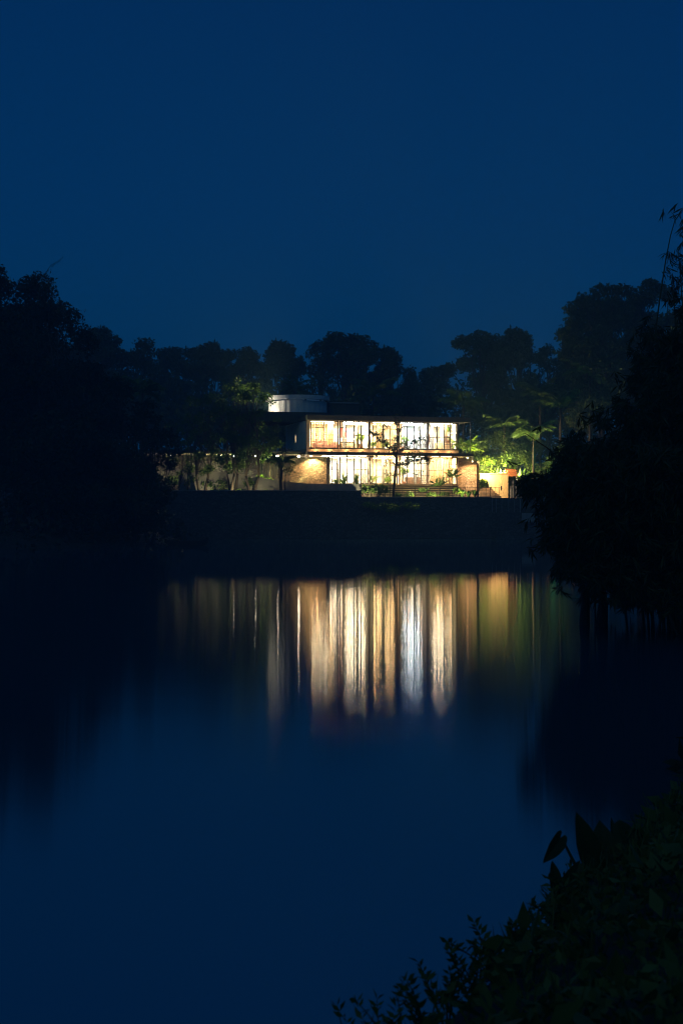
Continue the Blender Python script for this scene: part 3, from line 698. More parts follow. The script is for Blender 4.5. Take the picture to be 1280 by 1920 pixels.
def broad_tree(name, seed, height, spread, bole, nclump, leaf, per, mat, crad=(0.16, 0.28), top=0.5, forks=1, label=None, cat='tree', group=None, kind_bark='bark', shape=None):
    """a tapered trunk with limbs into leaf clumps that make an uneven crown"""
    r = rng(seed); root = empty(name, label=label, cat=cat, group=group)
    tb = MB(); cents, rads = [], []
    for i in range(nclump):
        z = bole + (height-bole)*(0.06 + 0.94*r.random()**0.8); t = (z-bole)/(height-bole)
        w = spread*(1.0 - abs(t-top)**1.7*(1.05 if t > top else 0.8)/max(top, 1-top)**1.7*0.85)
        if shape: w = spread*shape(t)
        th = r.uniform(0, 2*math.pi); q = w*math.sqrt(r.random())
        cents.append((q*math.cos(th), q*math.sin(th), z)); rads.append(spread*r.uniform(*crad)*(1.1-0.35*t))
    for f in range(forks):
        ang = f*2*math.pi/forks + r.random(); k = 0 if forks == 1 else spread*0.12
        base = np.array([k*0.5*math.cos(ang), k*0.5*math.sin(ang), -0.3]); head = np.array([k*2*math.cos(ang), k*2*math.sin(ang), bole*1.0])
        r0 = height*0.018/(forks**0.5)
        limb(tb, base, head, r0*1.35, r0*0.8, r, 8, 0.05, 6)
        lead = head + np.array([r.normal()*0.3, r.normal()*0.3, (height-bole)*0.75]); limb(tb, head, lead, r0*0.8, r0*0.2, r, 6, 0.06, 6)
        for i in range(f, nclump, forks):
            t = r.uniform(0, 0.75); st = head + (lead-head)*min(t, max(0, (cents[i][2]-bole)/(height-bole)*0.8))
            limb(tb, st, cents[i], r0*0.42*(1-0.5*t), r0*0.08, r, 5, 0.12, 4)
    tb.build('trunk', M[kind_bark], root, True)
    pts = clump_points(cents, rads, per, r)
    V, Q = leaves(pts, leaf, r, 0.55, 0.15)
    mesh_np('crown', V, Q, mat, root)
    return root

def frond_mesh(L_, r, droop=0.6, nl=26, lw=0.045, ll=0.34, up=0.9):
    """one palm frond along +x, arching: a rib and paired leaflets"""
    V, Q = [], []; n = 9
    rib = []
    q = np.zeros(3)
    for i in range(n):
        rib.append(q.copy()); e_ = up - droop*1.7*((i+0.5)/(n-1))**1.3; q = q + np.array([math.cos(e_), 0, math.sin(e_)])*L_/(n-1)
    rib = np.array(rib)
    for i in range(n-1):
        for sgn in (0, 1):
            w = 0.018*L_*(1-i/n)*(0.5); b = len(V)
            off = np.array([0, w, 0]) if sgn == 0 else np.array([0, 0, w])
            V += [rib[i]-off, rib[i]+off, rib[i+1]+off*0.8, rib[i+1]-off*0.8]; Q.append([b, b+1, b+2, b+3])
    for i in range(nl):
        t = 0.16 + 0.84*i/(nl-1); f = t*(n-1); k = min(int(f), n-2); p = rib[k] + (rib[k+1]-rib[k])*(f-k)
        tan = rib[k+1]-rib[k]; tan = tan/np.linalg.norm(tan)
        ln = L_*ll*(0.45+0.9*math.sin(math.pi*min(1, t*0.85+0.12)))*r.uniform(0.85, 1.1)*0.75
        for sgn in (-1, 1):
            d = np.array([0, sgn*0.85, 0]) + tan*0.65 + np.array([0, 0, -0.28-0.25*r.random()]); d /= np.linalg.norm(d)
            s = tan*lw*L_*0.5; b = len(V)
            V += [p, p + d*ln*0.5 + s, p + d*ln + np.array([0, 0, -0.12*ln]), p + d*ln*0.5 - s]; Q.append([b, b+1, b+2, b+3])
    return np.array(V), np.array(Q)

def palm(name, seed, trunk_h, frond, nf, loc, label, cat='palm', group=None, mat='leaf_palm', tr=0.09, droop=0.6, lean=(0, 0), nl=26, lw=0.05, up=(0.35, 1.3), ll=0.34):
    r = rng(seed); e = empty(name, loc, label=label, cat=cat, group=group)
    tb = MB(); pts = [(lean[0]*(i/6)**1.6, lean[1]*(i/6)**1.6, -0.2+(trunk_h+0.2)*i/6) for i in range(7)]
    tb.tube(pts, [tr*(1.3-0.55*i/6) for i in range(7)], 8); tb.build('trunk', M['bark'], e, True)
    VV, QQ, n = [], [], 0
    for k in range(nf):
        V, Q = frond_mesh(frond*r.uniform(0.8, 1.1), r, droop*r.uniform(0.7, 1.3), nl, lw, ll, up=r.uniform(*up))
        a = k*2.399 + r.normal()*0.15; c, s = math.cos(a), math.sin(a)
        V = np.stack([V[:, 0]*c-V[:, 1]*s, V[:, 0]*s+V[:, 1]*c, V[:, 2]], 1) + np.array(pts[-1])
        VV.append(V); QQ.append(Q+n); n += len(V)
    mesh_np('crown', np.concatenate(VV), np.concatenate(QQ), M[mat], e)
    return e

def blade_plant(name, seed, h, n, width, loc, label, cat='plant', group=None, mat='leaf_mid', spread=0.5, stem=0.0):
    """rosette of broad arching blades (banana, dracaena, ginger)"""
    r = rng(seed); V, Q = [], []
    for k in range(n):
        a = k*2.399 + r.normal()*0.3; ln = h*r.uniform(0.7, 1.1); out = spread*r.uniform(0.4, 1.2); w = width*r.uniform(0.8, 1.2)
        c, s = math.cos(a), math.sin(a); prev = None; m = 6
        z0 = stem*r.random()
        for i in range(m+1):
            t = i/m; x = out*ln*t**1.4; z = z0 + ln*(t - 0.38*spread*1.6*t**2.4); ww = w*(0.12+math.sin(math.pi*min(1, 0.06+t*0.93)))*0.5*(1 if i < m else 0.05)
            b = len(V); V += [(x*c - ww*s, x*s + ww*c, z+ww*0.3), (x*c + ww*s, x*s - ww*c, z+ww*0.3)]
            if i: Q.append([b-2, b-1, b+1, b])
    o = mesh_np(name, V, Q, M[mat]); o.location = loc
    return tag(o, label, cat, group)

def shrub(name, seed, h, w, n, leaf, loc, label, cat='shrub', group=None, mat='leaf_mid', aspect=0.45):
    r = rng(seed); e = empty(name, loc, label=label, cat=cat, group=group); tb = MB(); tips = []
    for k in range(9):
        a = r.uniform(0, 2*math.pi); q = w*0.5*math.sqrt(r.random()); tip = (q*math.cos(a), q*math.sin(a), h*r.uniform(0.5, 0.95)); tips.append(tip)
        limb(tb, (0.05*math.cos(a), 0.05*math.sin(a), -0.05), tip, 0.012+0.008*h, 0.005, r, 5, 0.1, 4)
    tb.build('stem', M['bark'], e)
    pts = clump_points(tips, [w*r.uniform(0.16, 0.30) for _ in tips], n/9/(w*0.23)**2, r, 0.2); pts = pts[pts[:, 2] > 0.02]
    V, Q = leaves(pts, leaf, r, aspect, 0.1); mesh_np('foliage', V, Q, M[mat], e)
    return e

# ------------------------------------------------------------------ far trees
PROTO = {}
def proto(k):
    if k in PROTO: return PROTO[k]
    kw = dict(mat=M['leaf_far'])
    if k == 0: o = broad_tree('broadleaf_tree', 11, 18, 4.6, 6.0, 46, 0.42, 210, crad=(0.24, 0.38), **kw)
    if k == 1: o = broad_tree('broadleaf_tree', 12, 19, 4.0, 7.5, 40, 0.40, 210, crad=(0.24, 0.40), top=0.6, **kw)
    if k == 2: o = broad_tree('broadleaf_tree', 13, 17, 4.2, 6.0, 36, 0.36, 130, crad=(0.18, 0.33), top=0.45, **kw)
    if k == 3: o = broad_tree('broadleaf_tree', 14, 24, 5.6, 10.0, 64, 0.46, 170, crad=(0.20, 0.32), top=0.55, **kw)
    PROTO[k] = o; o['used'] = 0; return o
FAR = [(185, 628, 185, 0, 1.15, 'broad rounded tree rising just right of the dark left bank trees'),
       (268, 643, 190, 2, 1.0, 'thin feathery topped tree, second along the far skyline from the left'),
       (330, 652, 205, 1, 1.0, 'narrow far tree behind the upright palm leaves on the left skyline'),
       (392, 655, 195, 0, 0.95, 'round far tree above the garden trees left of the house'),
       (455, 657, 190, 1, 0.9, 'far tree with a flat top above the lit foliage left of the drum'),
       (527, 652, 195, 0, 1.0, 'round far tree standing over the white roof drum'),
       (597, 648, 185, 2, 0.75, 'thin gappy far tree in the notch right of the drum'),
       (655, 629, 185, 1, 1.15, 'tallest far tree directly behind the left half of the roof'),
       (728, 664, 188, 0, 0.95, 'far tree sloping down to the skyline gap behind the house'),
       (815, 688, 200, 1, 0.85, 'low far tree in the deepest gap of the skyline'),
       (770, 712, 195, 0, 0.7, 'lowest far tree at the dip of the skyline behind the roof'),
       (905, 628, 178, 1, 1.05, 'left one of the two high round far trees right of the skyline gap'),
       (968, 630, 180, 0, 0.95, 'right one of the two high round far trees right of the skyline gap'),
       (1028, 655, 172, 2, 0.9, 'far tree with palm tops in front, left of the giant tree'),
       (1095, 640, 150, 1, 0.9, 'dark tree under the left side of the giant tree'),
       (1125, 552, 150, 3, 1.0, 'giant spreading tree towering over the right bank, its left half'),
       (1205, 540, 155, 3, 1.05, 'giant spreading tree towering over the right bank, its right half'),
       (1300, 600, 140, 3, 0.9, 'tall tree behind the bamboo at the right edge'),
       (90, 640, 190, 0, 1.1, 'far tree mostly hidden behind the dark left bank trees')]
for i, (px, py, D, k, wsc, lb) in enumerate(FAR):
    src = proto(k)
    o = src if not src['used'] else copy_tree(src)
    src['used'] = 1
    q = P(px, py, D); z0 = gz(q.x, D); hh = {0: 18, 1: 19, 2: 17, 3: 24}[k]; s = (q.z - z0)/(hh*0.985)
    o.location = (q.x, D, z0); o.rotation_euler = (0, 0, 1.7*i); o.scale = (s*wsc, s*wsc, s)
    tag(o, lb, 'tree', 'trees on the far skyline')
for o in PROTO.values(): del o['used']
for o in bpy.data.objects:
    if 'used' in o: del o['used']
# undergrowth of the far wood, one mass below the crowns
r = rng(77); n = 50000
xw = r.uniform(-62, 66, n); yw = r.uniform(158, 215, n)
pxw = 640 + xw/yw*F
topw = CZ + (960 - np.interp(pxw, [0, 300, 560, 780, 860, 1060, 1280], [700, 720, 730, 752, 735, 720, 690]))/F*yw
topw += 1.6*np.sin(xw*0.55+yw*0.2) + 1.2*np.sin(xw*1.3)
zw = land_z(xw[:, None], yw[:, None])[:, 0] + (topw - 5)*r.random(n)**0.8
V, Q = leaves(np.stack([xw, yw, zw], 1), 0.62, r, 0.7, 0.2)
tag(mesh_np('woods', V, Q, M['leaf_far']), 'dense wood filling in under the far skyline trees', 'woods', kind='stuff')
# palms of the background
for i, (px, py, D, fr, lb, mt) in enumerate([
    (868, 760, 156, 3.0, 'slim palm with a pale lit frond rising behind the roof near its right end', 'leaf_mid'),
    (268, 738, 128, 2.4, 'palm with upright lit leaves above the dark left bank trees', 'leaf_mid'),
    (700, 742, 165, 3.6, 'dim drooping coconut palm behind the middle of the roof', 'leaf_palm'),
    (1012, 745, 152, 3.2, 'coconut palm right of the house below the double far trees', 'leaf_palm'),
    (1050, 765, 150, 3.4, 'coconut palm with faintly green fronds left of the bamboo', 'leaf_palm'),
    (1105, 705, 148, 3.2, 'tall coconut palm with a bare pale trunk under the giant tree', 'leaf_palm'),
    (945, 800, 150, 2.8, 'palm with arching fronds behind the lit shrubs right of the house', 'leaf_palm'),
    (1000, 815, 146, 2.6, 'short palm beside the green lit plants near the gate roof', 'leaf_palm'),
    (552, 732, 152.5, 2.2, 'palm whose lit fronds show over the white roof drum', 'leaf_mid')]):
    q = P(px, py, D); z0 = gz(q.x, D)
    palm('coconut_palm', 300+i, q.z-z0, fr, 15, (q.x, D, z0), lb, 'palm', 'palms behind the house', mt, 0.14, 0.75)

# lit greenery right of the house
for i, (px, D, h, n, w, lb, mt) in enumerate([
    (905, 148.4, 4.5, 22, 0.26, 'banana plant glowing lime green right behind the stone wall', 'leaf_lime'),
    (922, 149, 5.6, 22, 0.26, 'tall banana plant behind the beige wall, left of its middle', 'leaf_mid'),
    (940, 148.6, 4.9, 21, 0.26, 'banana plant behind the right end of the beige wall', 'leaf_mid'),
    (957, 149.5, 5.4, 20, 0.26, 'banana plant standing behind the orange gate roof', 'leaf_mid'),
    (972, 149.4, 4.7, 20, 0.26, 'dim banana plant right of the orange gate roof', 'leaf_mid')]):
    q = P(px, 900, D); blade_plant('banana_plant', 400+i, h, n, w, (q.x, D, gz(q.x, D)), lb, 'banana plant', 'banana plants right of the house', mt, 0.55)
for i, (px, D, h, w, lb, mt) in enumerate([
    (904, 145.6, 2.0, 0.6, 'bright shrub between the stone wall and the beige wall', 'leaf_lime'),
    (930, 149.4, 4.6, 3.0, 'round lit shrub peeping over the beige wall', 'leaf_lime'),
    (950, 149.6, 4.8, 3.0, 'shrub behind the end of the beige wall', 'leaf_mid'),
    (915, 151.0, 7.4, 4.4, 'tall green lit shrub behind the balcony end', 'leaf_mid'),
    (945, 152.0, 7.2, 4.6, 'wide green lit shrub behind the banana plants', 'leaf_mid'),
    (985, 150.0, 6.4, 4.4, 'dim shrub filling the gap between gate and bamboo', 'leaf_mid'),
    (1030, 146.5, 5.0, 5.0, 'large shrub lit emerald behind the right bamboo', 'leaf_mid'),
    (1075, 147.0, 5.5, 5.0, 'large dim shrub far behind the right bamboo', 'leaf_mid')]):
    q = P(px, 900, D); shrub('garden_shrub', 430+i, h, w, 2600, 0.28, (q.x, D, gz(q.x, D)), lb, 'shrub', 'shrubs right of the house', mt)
for i, (px, v, lb) in enumerate([(864, 0.4, 'arching areca plant on the balcony beside the end of the upper glass'), (875, 1.0, 'arching areca plant on the balcony near its outer post')]):
    palm('areca_plant', 460+i, 0.5, 1.7, 11, H(U(px, v), v, 3.17), lb, 'potted palm', 'areca plants on the balcony', 'leaf_lime', 0.03, 0.6, nl=18)
q = P(912, 0, 148.0); palm('areca_plant', 465, 2.0, 1.6, 12, (q.x, 148.0, gz(q.x, 148.0)), 'drooping areca palm lit yellow green behind the beige wall corner', 'palm', None, 'leaf_lime', 0.05, 0.8)

# ------------------------------------------------------------------ garden plants before the glass
TZ = gz(P(760, 0, 136.3).x, 136.3)
for i, (px, py, D, fr, nf, lb) in enumerate([
    (848, 895, 136.0, 0.92, 9, 'tallest small palm before the steps, nearest the right stone wall'),
    (822, 912, 136.2, 0.95, 9, 'middle small palm before the steps'),
    (792, 923, 136.1, 0.7, 8, 'lowest small palm before the steps, nearest the slim tree')]):
    q = P(px, py, D); z0 = gz(q.x, D); palm('small_palm', 500+i, q.z-z0, fr, nf, (q.x, D, z0), lb, 'palm', 'small palms before the steps', 'leaf_mid', 0.035, 0.25, nl=18, lw=0.075, up=(0.3, 1.45), ll=0.42)
def planted(px, py, D): q = P(px, py, D); return (q.x, D, gz(q.x, D))
for i, (px, h, lb) in enumerate([(645, 2.0, 'spiky dracaena with tall blades before the left lower glass'), (667, 1.7, 'smaller spiky dracaena right of the tall one before the lower glass')]):
    q = P(px, 908, 137.6); blade_plant('dracaena', 510+i, h*0.7+0.35, 16, 0.13, (q.x, 137.6, P(px, 909+6, 137.6).z-0.2), lb, 'plant', 'dracaenas on the terrace', 'leaf_mid', 0.55, 0.8)
q = P(634, 907, 137.7); shrub('terrace_shrub', 512, 0.5, 0.9, 260, 0.14, (q.x, q.y, q.z-0.1), 'small bright shrub at the foot of the lower glass near the stone wall', 'shrub', None, 'leaf_lime')
for i, (px, lb) in enumerate([(698, 'lime shrub inside the lower glass left of the slim tree'), (725, 'second lime shrub inside the lower glass, touching the slim trunk')]):
    shrub('indoor_shrub', 515+i, 0.8, 0.9, 300, 0.14, H(U(px, 0.6), 0.6, 0.02), lb, 'potted shrub', 'shrubs inside the glass', 'leaf_lime')
for i, (px, lb) in enumerate([(698, 'lime shrub upstairs behind the glass left of the slim tree'), (724, 'lime shrub upstairs behind the tree top')]):
    shrub('indoor_shrub', 518+i, 0.7, 1.0, 320, 0.14, H(U(px, 0.55), 0.55, 3.52), lb, 'potted shrub', 'shrubs inside the glass', 'leaf_lime')
def potted(px, v, w, h, lb, seed):
    e = shrub('potted_plant', seed, h, 0.9, 260, 0.20, H(U(px, v), v, w), lb, 'potted plant', None, 'leaf_lime')
    MB().lathe([(0.001, 0), (0.16, 0), (0.22, 0.32), (0.19, 0.32), (0.18, 0.26), (0.001, 0.26)], 14).build('pot', M['pot'], e)
potted(677, 0.8, 3.52, 1.75, 'tall potted plant upstairs in the room with the red picture', 521)
potted(839, 1.6, 4.27, 1.9, 'leafy plant standing on the pale cabinet upstairs', 522)
potted(756, 0.9, 3.52, 1.5, 'tall potted plant upstairs in the cool white room', 523)
potted(757, 0.9, 0.02, 1.9, 'tall potted plant downstairs right of the slim trunk', 524)
for i, px in enumerate((683, 692, 701, 710, 720)):
    wh = ['first from the garden wall end', 'second from the garden wall end', 'middle of the five', 'fourth, nearer the slim tree', 'nearest the slim tree'][i]
    q = planted(px, 933, 135.6); shrub('hedge_plant', 530+i, 1.35-0.1*(i % 2), 0.62, 260, 0.22, q, f'leafy hedge plant at the steps, {wh}', 'hedge plant', 'hedge plants at the foot of the steps', 'leaf_mid', 0.5)
for i, (px, lb) in enumerate([(750, 'low shrub just right of the slim trunk base'), (768, 'low shrub between slim trunk and lowest small palm'), (806, 'low shrub between the lowest and middle small palms'),
                              (834, 'reddish dark low shrub between the middle and tallest small palms'), (856, 'bright low shrub right of the tallest small palm')]):
    q = planted(px, 933, 135.7); shrub('low_shrub', 540+i, 0.62 if i < 4 else 1.1, 1.0, 300, 0.15, q, lb, 'shrub', 'low shrubs at the foot of the steps', 'leaf_lime' if i == 4 else 'leaf_mid')
for i, (px, lb) in enumerate([(866, 'broad leaved plant left of the clump before the right stone wall'), (878, 'broad leaved plant in the middle before the right stone wall'), (890, 'broad leaved plant at the right end before the right stone wall')]):
    q = planted(px, 933, 135.8); blade_plant('broadleaf_plant', 550+i, 1.25, 14, 0.22, q, lb, 'plant', 'broad leaved plants before the right stone wall', 'leaf_mid', 0.5)
for i, (px, py, lb) in enumerate([(700, 952, 'bush growing out of the embankment below the hedge plants'), (735, 955, 'bush on the embankment straight below the slim tree'), (772, 952, 'bush on the embankment right of the slim tree')]):
    q = P(px, py, 133.2); shrub('bank_bush', 560+i, 0.9, 1.6, 700, 0.16, (q.x, 133.35, q.z-0.5), lb, 'bush', 'bushes on the embankment', 'leaf_lime')  # paler leaf colour stands in for faint light on these bushes

# slim tree in front of the glass
def slim_tree():
    e = empty('slim_tree', planted(737, 933, 135.2), label='slim bare-stemmed tree with sparse leaves silhouetted before the lit glass', cat='tree')
    o = Vector(e.location); r = rng(600); D = 135.2
    def pt(px, py, dy=0.0): q = P(px, py, D+dy); return tuple(q-o)
    tb = MB(); tips = []
    def br(pl, r0, r1, seg=7):
        n = len(pl); tb.tube(pl, [r0+(r1-r0)*i/(n-1) for i in range(n)], seg)
    br([pt(736, 938), pt(738, 918), pt(739.5, 900), pt(741, 880), pt(742.5, 862), pt(743, 851)], 0.125, 0.075, 9)
    tw = []
    def branch(pl, r0, dense, sub=5):
        br(pl, r0, 0.012, 6)
        for i in range(1, len(pl)):
            for k in range(sub):
                t = r.random(); a = np.array(pl[i-1])*(1-t) + np.array(pl[i])*t
                b = a + np.array([r.normal()*0.36, r.normal()*0.4, r.normal()*0.24+0.16]); limb(tb, a, b, r0*0.22+0.012, 0.010, r, 4, 0.1, 3)
                for m in range(dense+3): tw.append(b + (a-b)*r.random()*0.5 + r.normal(size=3)*0.10)
    branch([pt(743, 852), pt(734, 843, -.2), pt(724, 836, -.5), pt(718, 822, -.8), pt(717, 806, -1), pt(722, 796, -1.1)], 0.05, 8, 6)
    branch([pt(724, 836, -.5), pt(711, 828, -.4), pt(703, 818, -.3), pt(697, 812, 0)], 0.03, 9, 6)
    branch([pt(743, 851), pt(745, 835, .2), pt(746, 815, .5), pt(745, 800, .6), pt(741, 789, .7)], 0.045, 9, 6)
    branch([pt(744, 850), pt(752, 843, .5), pt(762, 838, .9), pt(773, 834, 1.2), pt(784, 826, 1.2), pt(791, 824, 1.2)], 0.04, 7, 5)
    branch([pt(741.5, 874), pt(755, 871, -.4), pt(770, 866, -.8), pt(785, 862, -1), pt(800, 862, -1), pt(806, 868, -1)], 0.055, 8, 7)
    branch([pt(755, 871, -.4), pt(766, 860, 0), pt(778, 855, .2), pt(790, 853, .3)], 0.028, 9, 6)
    branch([pt(740.5, 893), pt(752, 888, .4), pt(766, 886, .7), pt(782, 890, .9), pt(798, 893, 1)], 0.03, 3, 4)
    branch([pt(741.5, 873), pt(731, 872, -.3), pt(722, 868, -.6)], 0.025, 4, 4)
    branch([pt(740.3, 890), pt(734, 892, -.3), pt(729, 886, -.5)], 0.02, 4, 3)
    tb.build('trunk', M['bark'], e, True)
    V, Q = leaves(np.array(tw), 0.17, r, 0.7, 0.3); mesh_np('crown', V, Q, M['leaf_dark'], e)
slim_tree()

# garden trees on the left, forked trunks
for i, (px, top, D, sp, bole, forks, nc, lb) in enumerate([
    (380, 745, 135.9, 2.5, 1.9, 2, 34, 'slim garden tree with a thin crown, outermost of the forked trees'),
    (436, 712, 135.8, 3.2, 2.4, 3, 52, 'big garden tree with three forked stems left of the house'),
    (474, 716, 136.1, 2.8, 2.2, 2, 40, 'garden tree with a dark double trunk nearest the picket fence'),
    (345, 792, 135.7, 2.0, 1.0, 2, 24, 'low garden tree hiding the outer end of the walkway')]):
    q = P(px, top, D); z0 = gz(q.x, D)
    o = broad_tree('garden_tree', 620+i, q.z-z0, sp, bole, nc, 0.25, 290, M['leaf_mid'], (0.15, 0.25), 0.66, forks, lb, 'tree', 'garden trees left of the house')
    o.location = (q.x, D, z0)
palm('dark_palm', 640, P(527, 868, 135.4).z-gz(P(527, 0, 135.4).x, 135.4), 1.55, 16, planted(527, 921, 135.4), 'short thick palm silhouetted before the picket fence', 'palm', None, 'leaf_palm', 0.16, 0.7, nl=24, lw=0.06, up=(0.2, 1.1))
o = broad_tree('leaning_tree', 641, 5.2, 1.7, 2.2, 14, 0.20, 240, M['leaf_dark'], (0.18, 0.30), 0.55, 2, 'dark bushy tree against the white side wall, above the short palm', 'tree'); o.location = planted(530, 921, 136.6)
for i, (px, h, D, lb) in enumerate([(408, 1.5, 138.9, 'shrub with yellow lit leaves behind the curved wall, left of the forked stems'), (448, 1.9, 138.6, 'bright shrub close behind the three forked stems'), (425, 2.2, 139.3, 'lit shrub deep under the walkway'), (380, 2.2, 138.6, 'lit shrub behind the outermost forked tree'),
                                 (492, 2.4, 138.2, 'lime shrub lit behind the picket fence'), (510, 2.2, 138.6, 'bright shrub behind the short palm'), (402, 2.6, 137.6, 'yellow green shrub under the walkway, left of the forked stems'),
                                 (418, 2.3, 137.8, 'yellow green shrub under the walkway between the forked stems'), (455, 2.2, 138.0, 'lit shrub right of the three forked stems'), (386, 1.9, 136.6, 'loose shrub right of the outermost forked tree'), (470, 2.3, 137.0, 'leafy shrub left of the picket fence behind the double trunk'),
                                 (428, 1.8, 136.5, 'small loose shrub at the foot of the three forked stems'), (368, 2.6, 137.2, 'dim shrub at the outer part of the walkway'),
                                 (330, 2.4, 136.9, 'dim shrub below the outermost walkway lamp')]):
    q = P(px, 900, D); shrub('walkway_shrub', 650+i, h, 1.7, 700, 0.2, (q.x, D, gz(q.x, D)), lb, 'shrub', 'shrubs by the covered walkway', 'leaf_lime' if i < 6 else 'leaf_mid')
for i, (px, lb) in enumerate([(400, 'low plants on the embankment edge by the outer forked tree'), (415, 'low plant in the gap before the curved wall start'), (455, 'low plant between the two forked trees'), (490, 'low plant right of the double trunk'), (352, 'low dark plant at the outer end of the embankment')]):
    shrub('edge_plant', 670+i, 0.8, 1.3, 420, 0.17, planted(px, 921, 135.4), lb, 'plant', 'low plants along the embankment edge')

# ------------------------------------------------------------------ dark trees of the left bank
LB = [(18, 512, 113, 4.6, 0.62, 44, 'tallest dark tree at the left edge of the river'),
      (58, 560, 114, 4.0, 0.6, 36, 'tall dark tree filling in beside the tallest at the left edge'),
      (98, 578, 111, 3.6, 0.6, 34, 'dark tree with a hooked top, second from the left edge'),
      (-60, 560, 104, 4.5, 0.6, 34, 'dark tree cut by the left edge of the picture'),
      (60, 680, 104, 4.6, 0.5, 36, 'broad dark tree low over the water at the left edge'),
      (165, 676, 113, 3.6, 0.5, 32, 'dark sloping tree in the middle of the left bank'),
      (222, 716, 112, 3.2, 0.5, 28, 'dark tree below the upright lit palm leaves'),
      (282, 756, 112, 2.3, 0.5, 20, 'outermost dark tree of the left bank, next to the walkway lamps'),
      (140, 800, 106, 4.4, 0.45, 30, 'low dark bushy tree hanging over the left water'),
      (240, 850, 108, 3.2, 0.45, 24, 'low dark bushy tree at the end of the left bank')]
for i, (px, py, D, sp, top, nc, lb) in enumerate(LB):
    q = P(px, py, D); z0 = max(0.15, gz(q.x, D)); h = q.z - z0
    o = broad_tree('bank_tree', 700+i, h, sp, h*0.10, nc+22, 0.30, 230, M['leaf_dark'], (0.24, 0.40), top, 2, lb, 'tree', 'dark trees of the left bank')
    o.location = (q.x, D, z0)
r = rng(720); a = P(72, 560, 111)
e = empty('bamboo_shoot', (a.x-1.2, 111, gz(a.x-1.2, 111)), label='single thin bamboo culm arching into the sky over the left bank', cat='bamboo')
o_ = Vector(e.location)
MB().tube([tuple(Vector(k)-o_) for k in ((a.x-1.2, 111, o_.z), P(60, 700, 111), P(72, 555, 111), P(80, 522, 111), P(95, 498, 111), P(118, 483, 111))], [0.07, 0.06, 0.04, 0.03, 0.018, 0.008], 6).build('culm', M['culm'], e)
b = [np.array(tuple(P(80+38*t, 522-39*t**0.7, 111)-o_)) for t in r.random(26)]
V, Q = leaves(np.array(b)+r.normal(size=(26, 3))*0.05, 0.22, r, 0.2, 0.5); mesh_np('foliage', V, Q, M['leaf_dark'], e)
# left bank undergrowth
n = 9000; xx = r.uniform(-46, -13, n); yy = r.uniform(84, 133, n); dd = shore_dist(xx[:, None], yy[:, None])[:, 0]; k = (dd > -0.8) & (dd < 9); xx, yy, dd = xx[k], yy[k], dd[k]
zz = np.maximum(land_z(xx[:, None], yy[:, None])[:, 0], 0) + 2.6*r.random(len(xx))**1.3*np.clip(dd+1.0, 0.15, 1)
V, Q = leaves(np.stack([xx, yy, zz], 1), 0.5, r, 0.5, 0.2)
tag(mesh_np('undergrowth', V, Q, M['leaf_dark']), 'dark undergrowth along the foot of the left bank trees', 'undergrowth', kind='stuff')
# boat
bt = MB(); n = 15; sec = []
for i in range(n):
    t = i/(n-1)*2-1; w = 0.42*(1-abs(t)**2.4)+0.015; z = 0.30+0.34*max(0, t)**4*1.0+0.18*max(0, -t)**3; kx = 1.65*t
    sec.append([(kx, -w, z), (kx, -w*0.75, -0.02+0.28*abs(t)**5), (kx, 0, -0.10+0.30*abs(t)**5), (kx, w*0.75, -0.02+0.28*abs(t)**5), (kx, w, z), (kx, w*0.85, z-0.02), (kx, 0, 0.02+0.30*abs(t)**5), (kx, -w*0.85, z-0.02)])
for s_ in sec: bt.v += s_
for i in range(n-1):
    for q in range(8): bt.f.append((8*i+q, 8*i+(q+1) % 8, 8*i+8+(q+1) % 8, 8*i+8+q))
bo = empty('wooden_boat', (P(350, 0, 107).x, 107, 0), label='low dark wooden boat lying at the water by the left bank', cat='boat')
bt.build('hull', M['boat'], bo)
MB().box(-0.5, -0.3, -0.38, 0.38, 0.20, 0.23).build('thwart', M['boat'], bo); MB().box(0.5, 0.7, -0.36, 0.36, 0.20, 0.23).build('thwart', M['boat'], bo)

# ------------------------------------------------------------------ bamboo of the right bank
POLY = [(1286, 470), (1266, 560), (1215, 615), (1180, 655), (1150, 725), (1118, 775), (1060, 830), (1020, 862), (995, 882), (975, 900), (978, 950), (993, 1000), (1014, 1045), (1032, 1085),
        (1060, 1108), (1120, 1122), (1150, 1118), (1185, 1142), (1240, 1140), (1290, 1150), (1400, 1150), (1400, 440)]
PV = np.array(POLY, float)
def in_poly(x, y):
    ins = np.zeros(x.shape, bool); k = len(PV)
    for i in range(k):
        a, b = PV[i], PV[(i+1) % k]; c = (a[1] > y) != (b[1] > y)
        with np.errstate(divide='ignore', invalid='ignore'): xi = (b[0]-a[0])*(y-a[1])/(b[1]-a[1]) + a[0]
        ins ^= c & (x < xi)
    return ins
def sprays(tips, r, nl=8, ln=0.25):
    """drooping fans of long narrow leaves"""
    tips = np.asarray(tips); n = len(tips); ax = r.normal(size=(n, 3))*[1, 1, 0.3] + np.array([-0.25, 0, -0.9]); ax /= np.linalg.norm(ax, axis=1, keepdims=True)
    c = np.repeat(tips, nl, 0); d = np.repeat(ax, nl, 0) + r.normal(size=(n*nl, 3))*0.42
    c = c - np.repeat(ax, nl, 0)*r.uniform(-0.02, 0.16, (n*nl, 1))
    return leaves(c, ln, r, 0.13, 0.25, d, 0.4)
clumps = [('bamboo_clump', (8.6, 35.5), (1150, 1420, 430, 800), 'tall bamboo clump against the right edge, reaching into the sky'),
          ('bamboo_clump', (8.0, 32.0), (1040, 1420, 700, 1130), 'middle bamboo clump with leaning culms over the right water'),
          ('bamboo_clump', (7.6, 29.5), (950, 1420, 830, 1150), 'front bamboo clump drooping lowest to the water, left before the gate')]
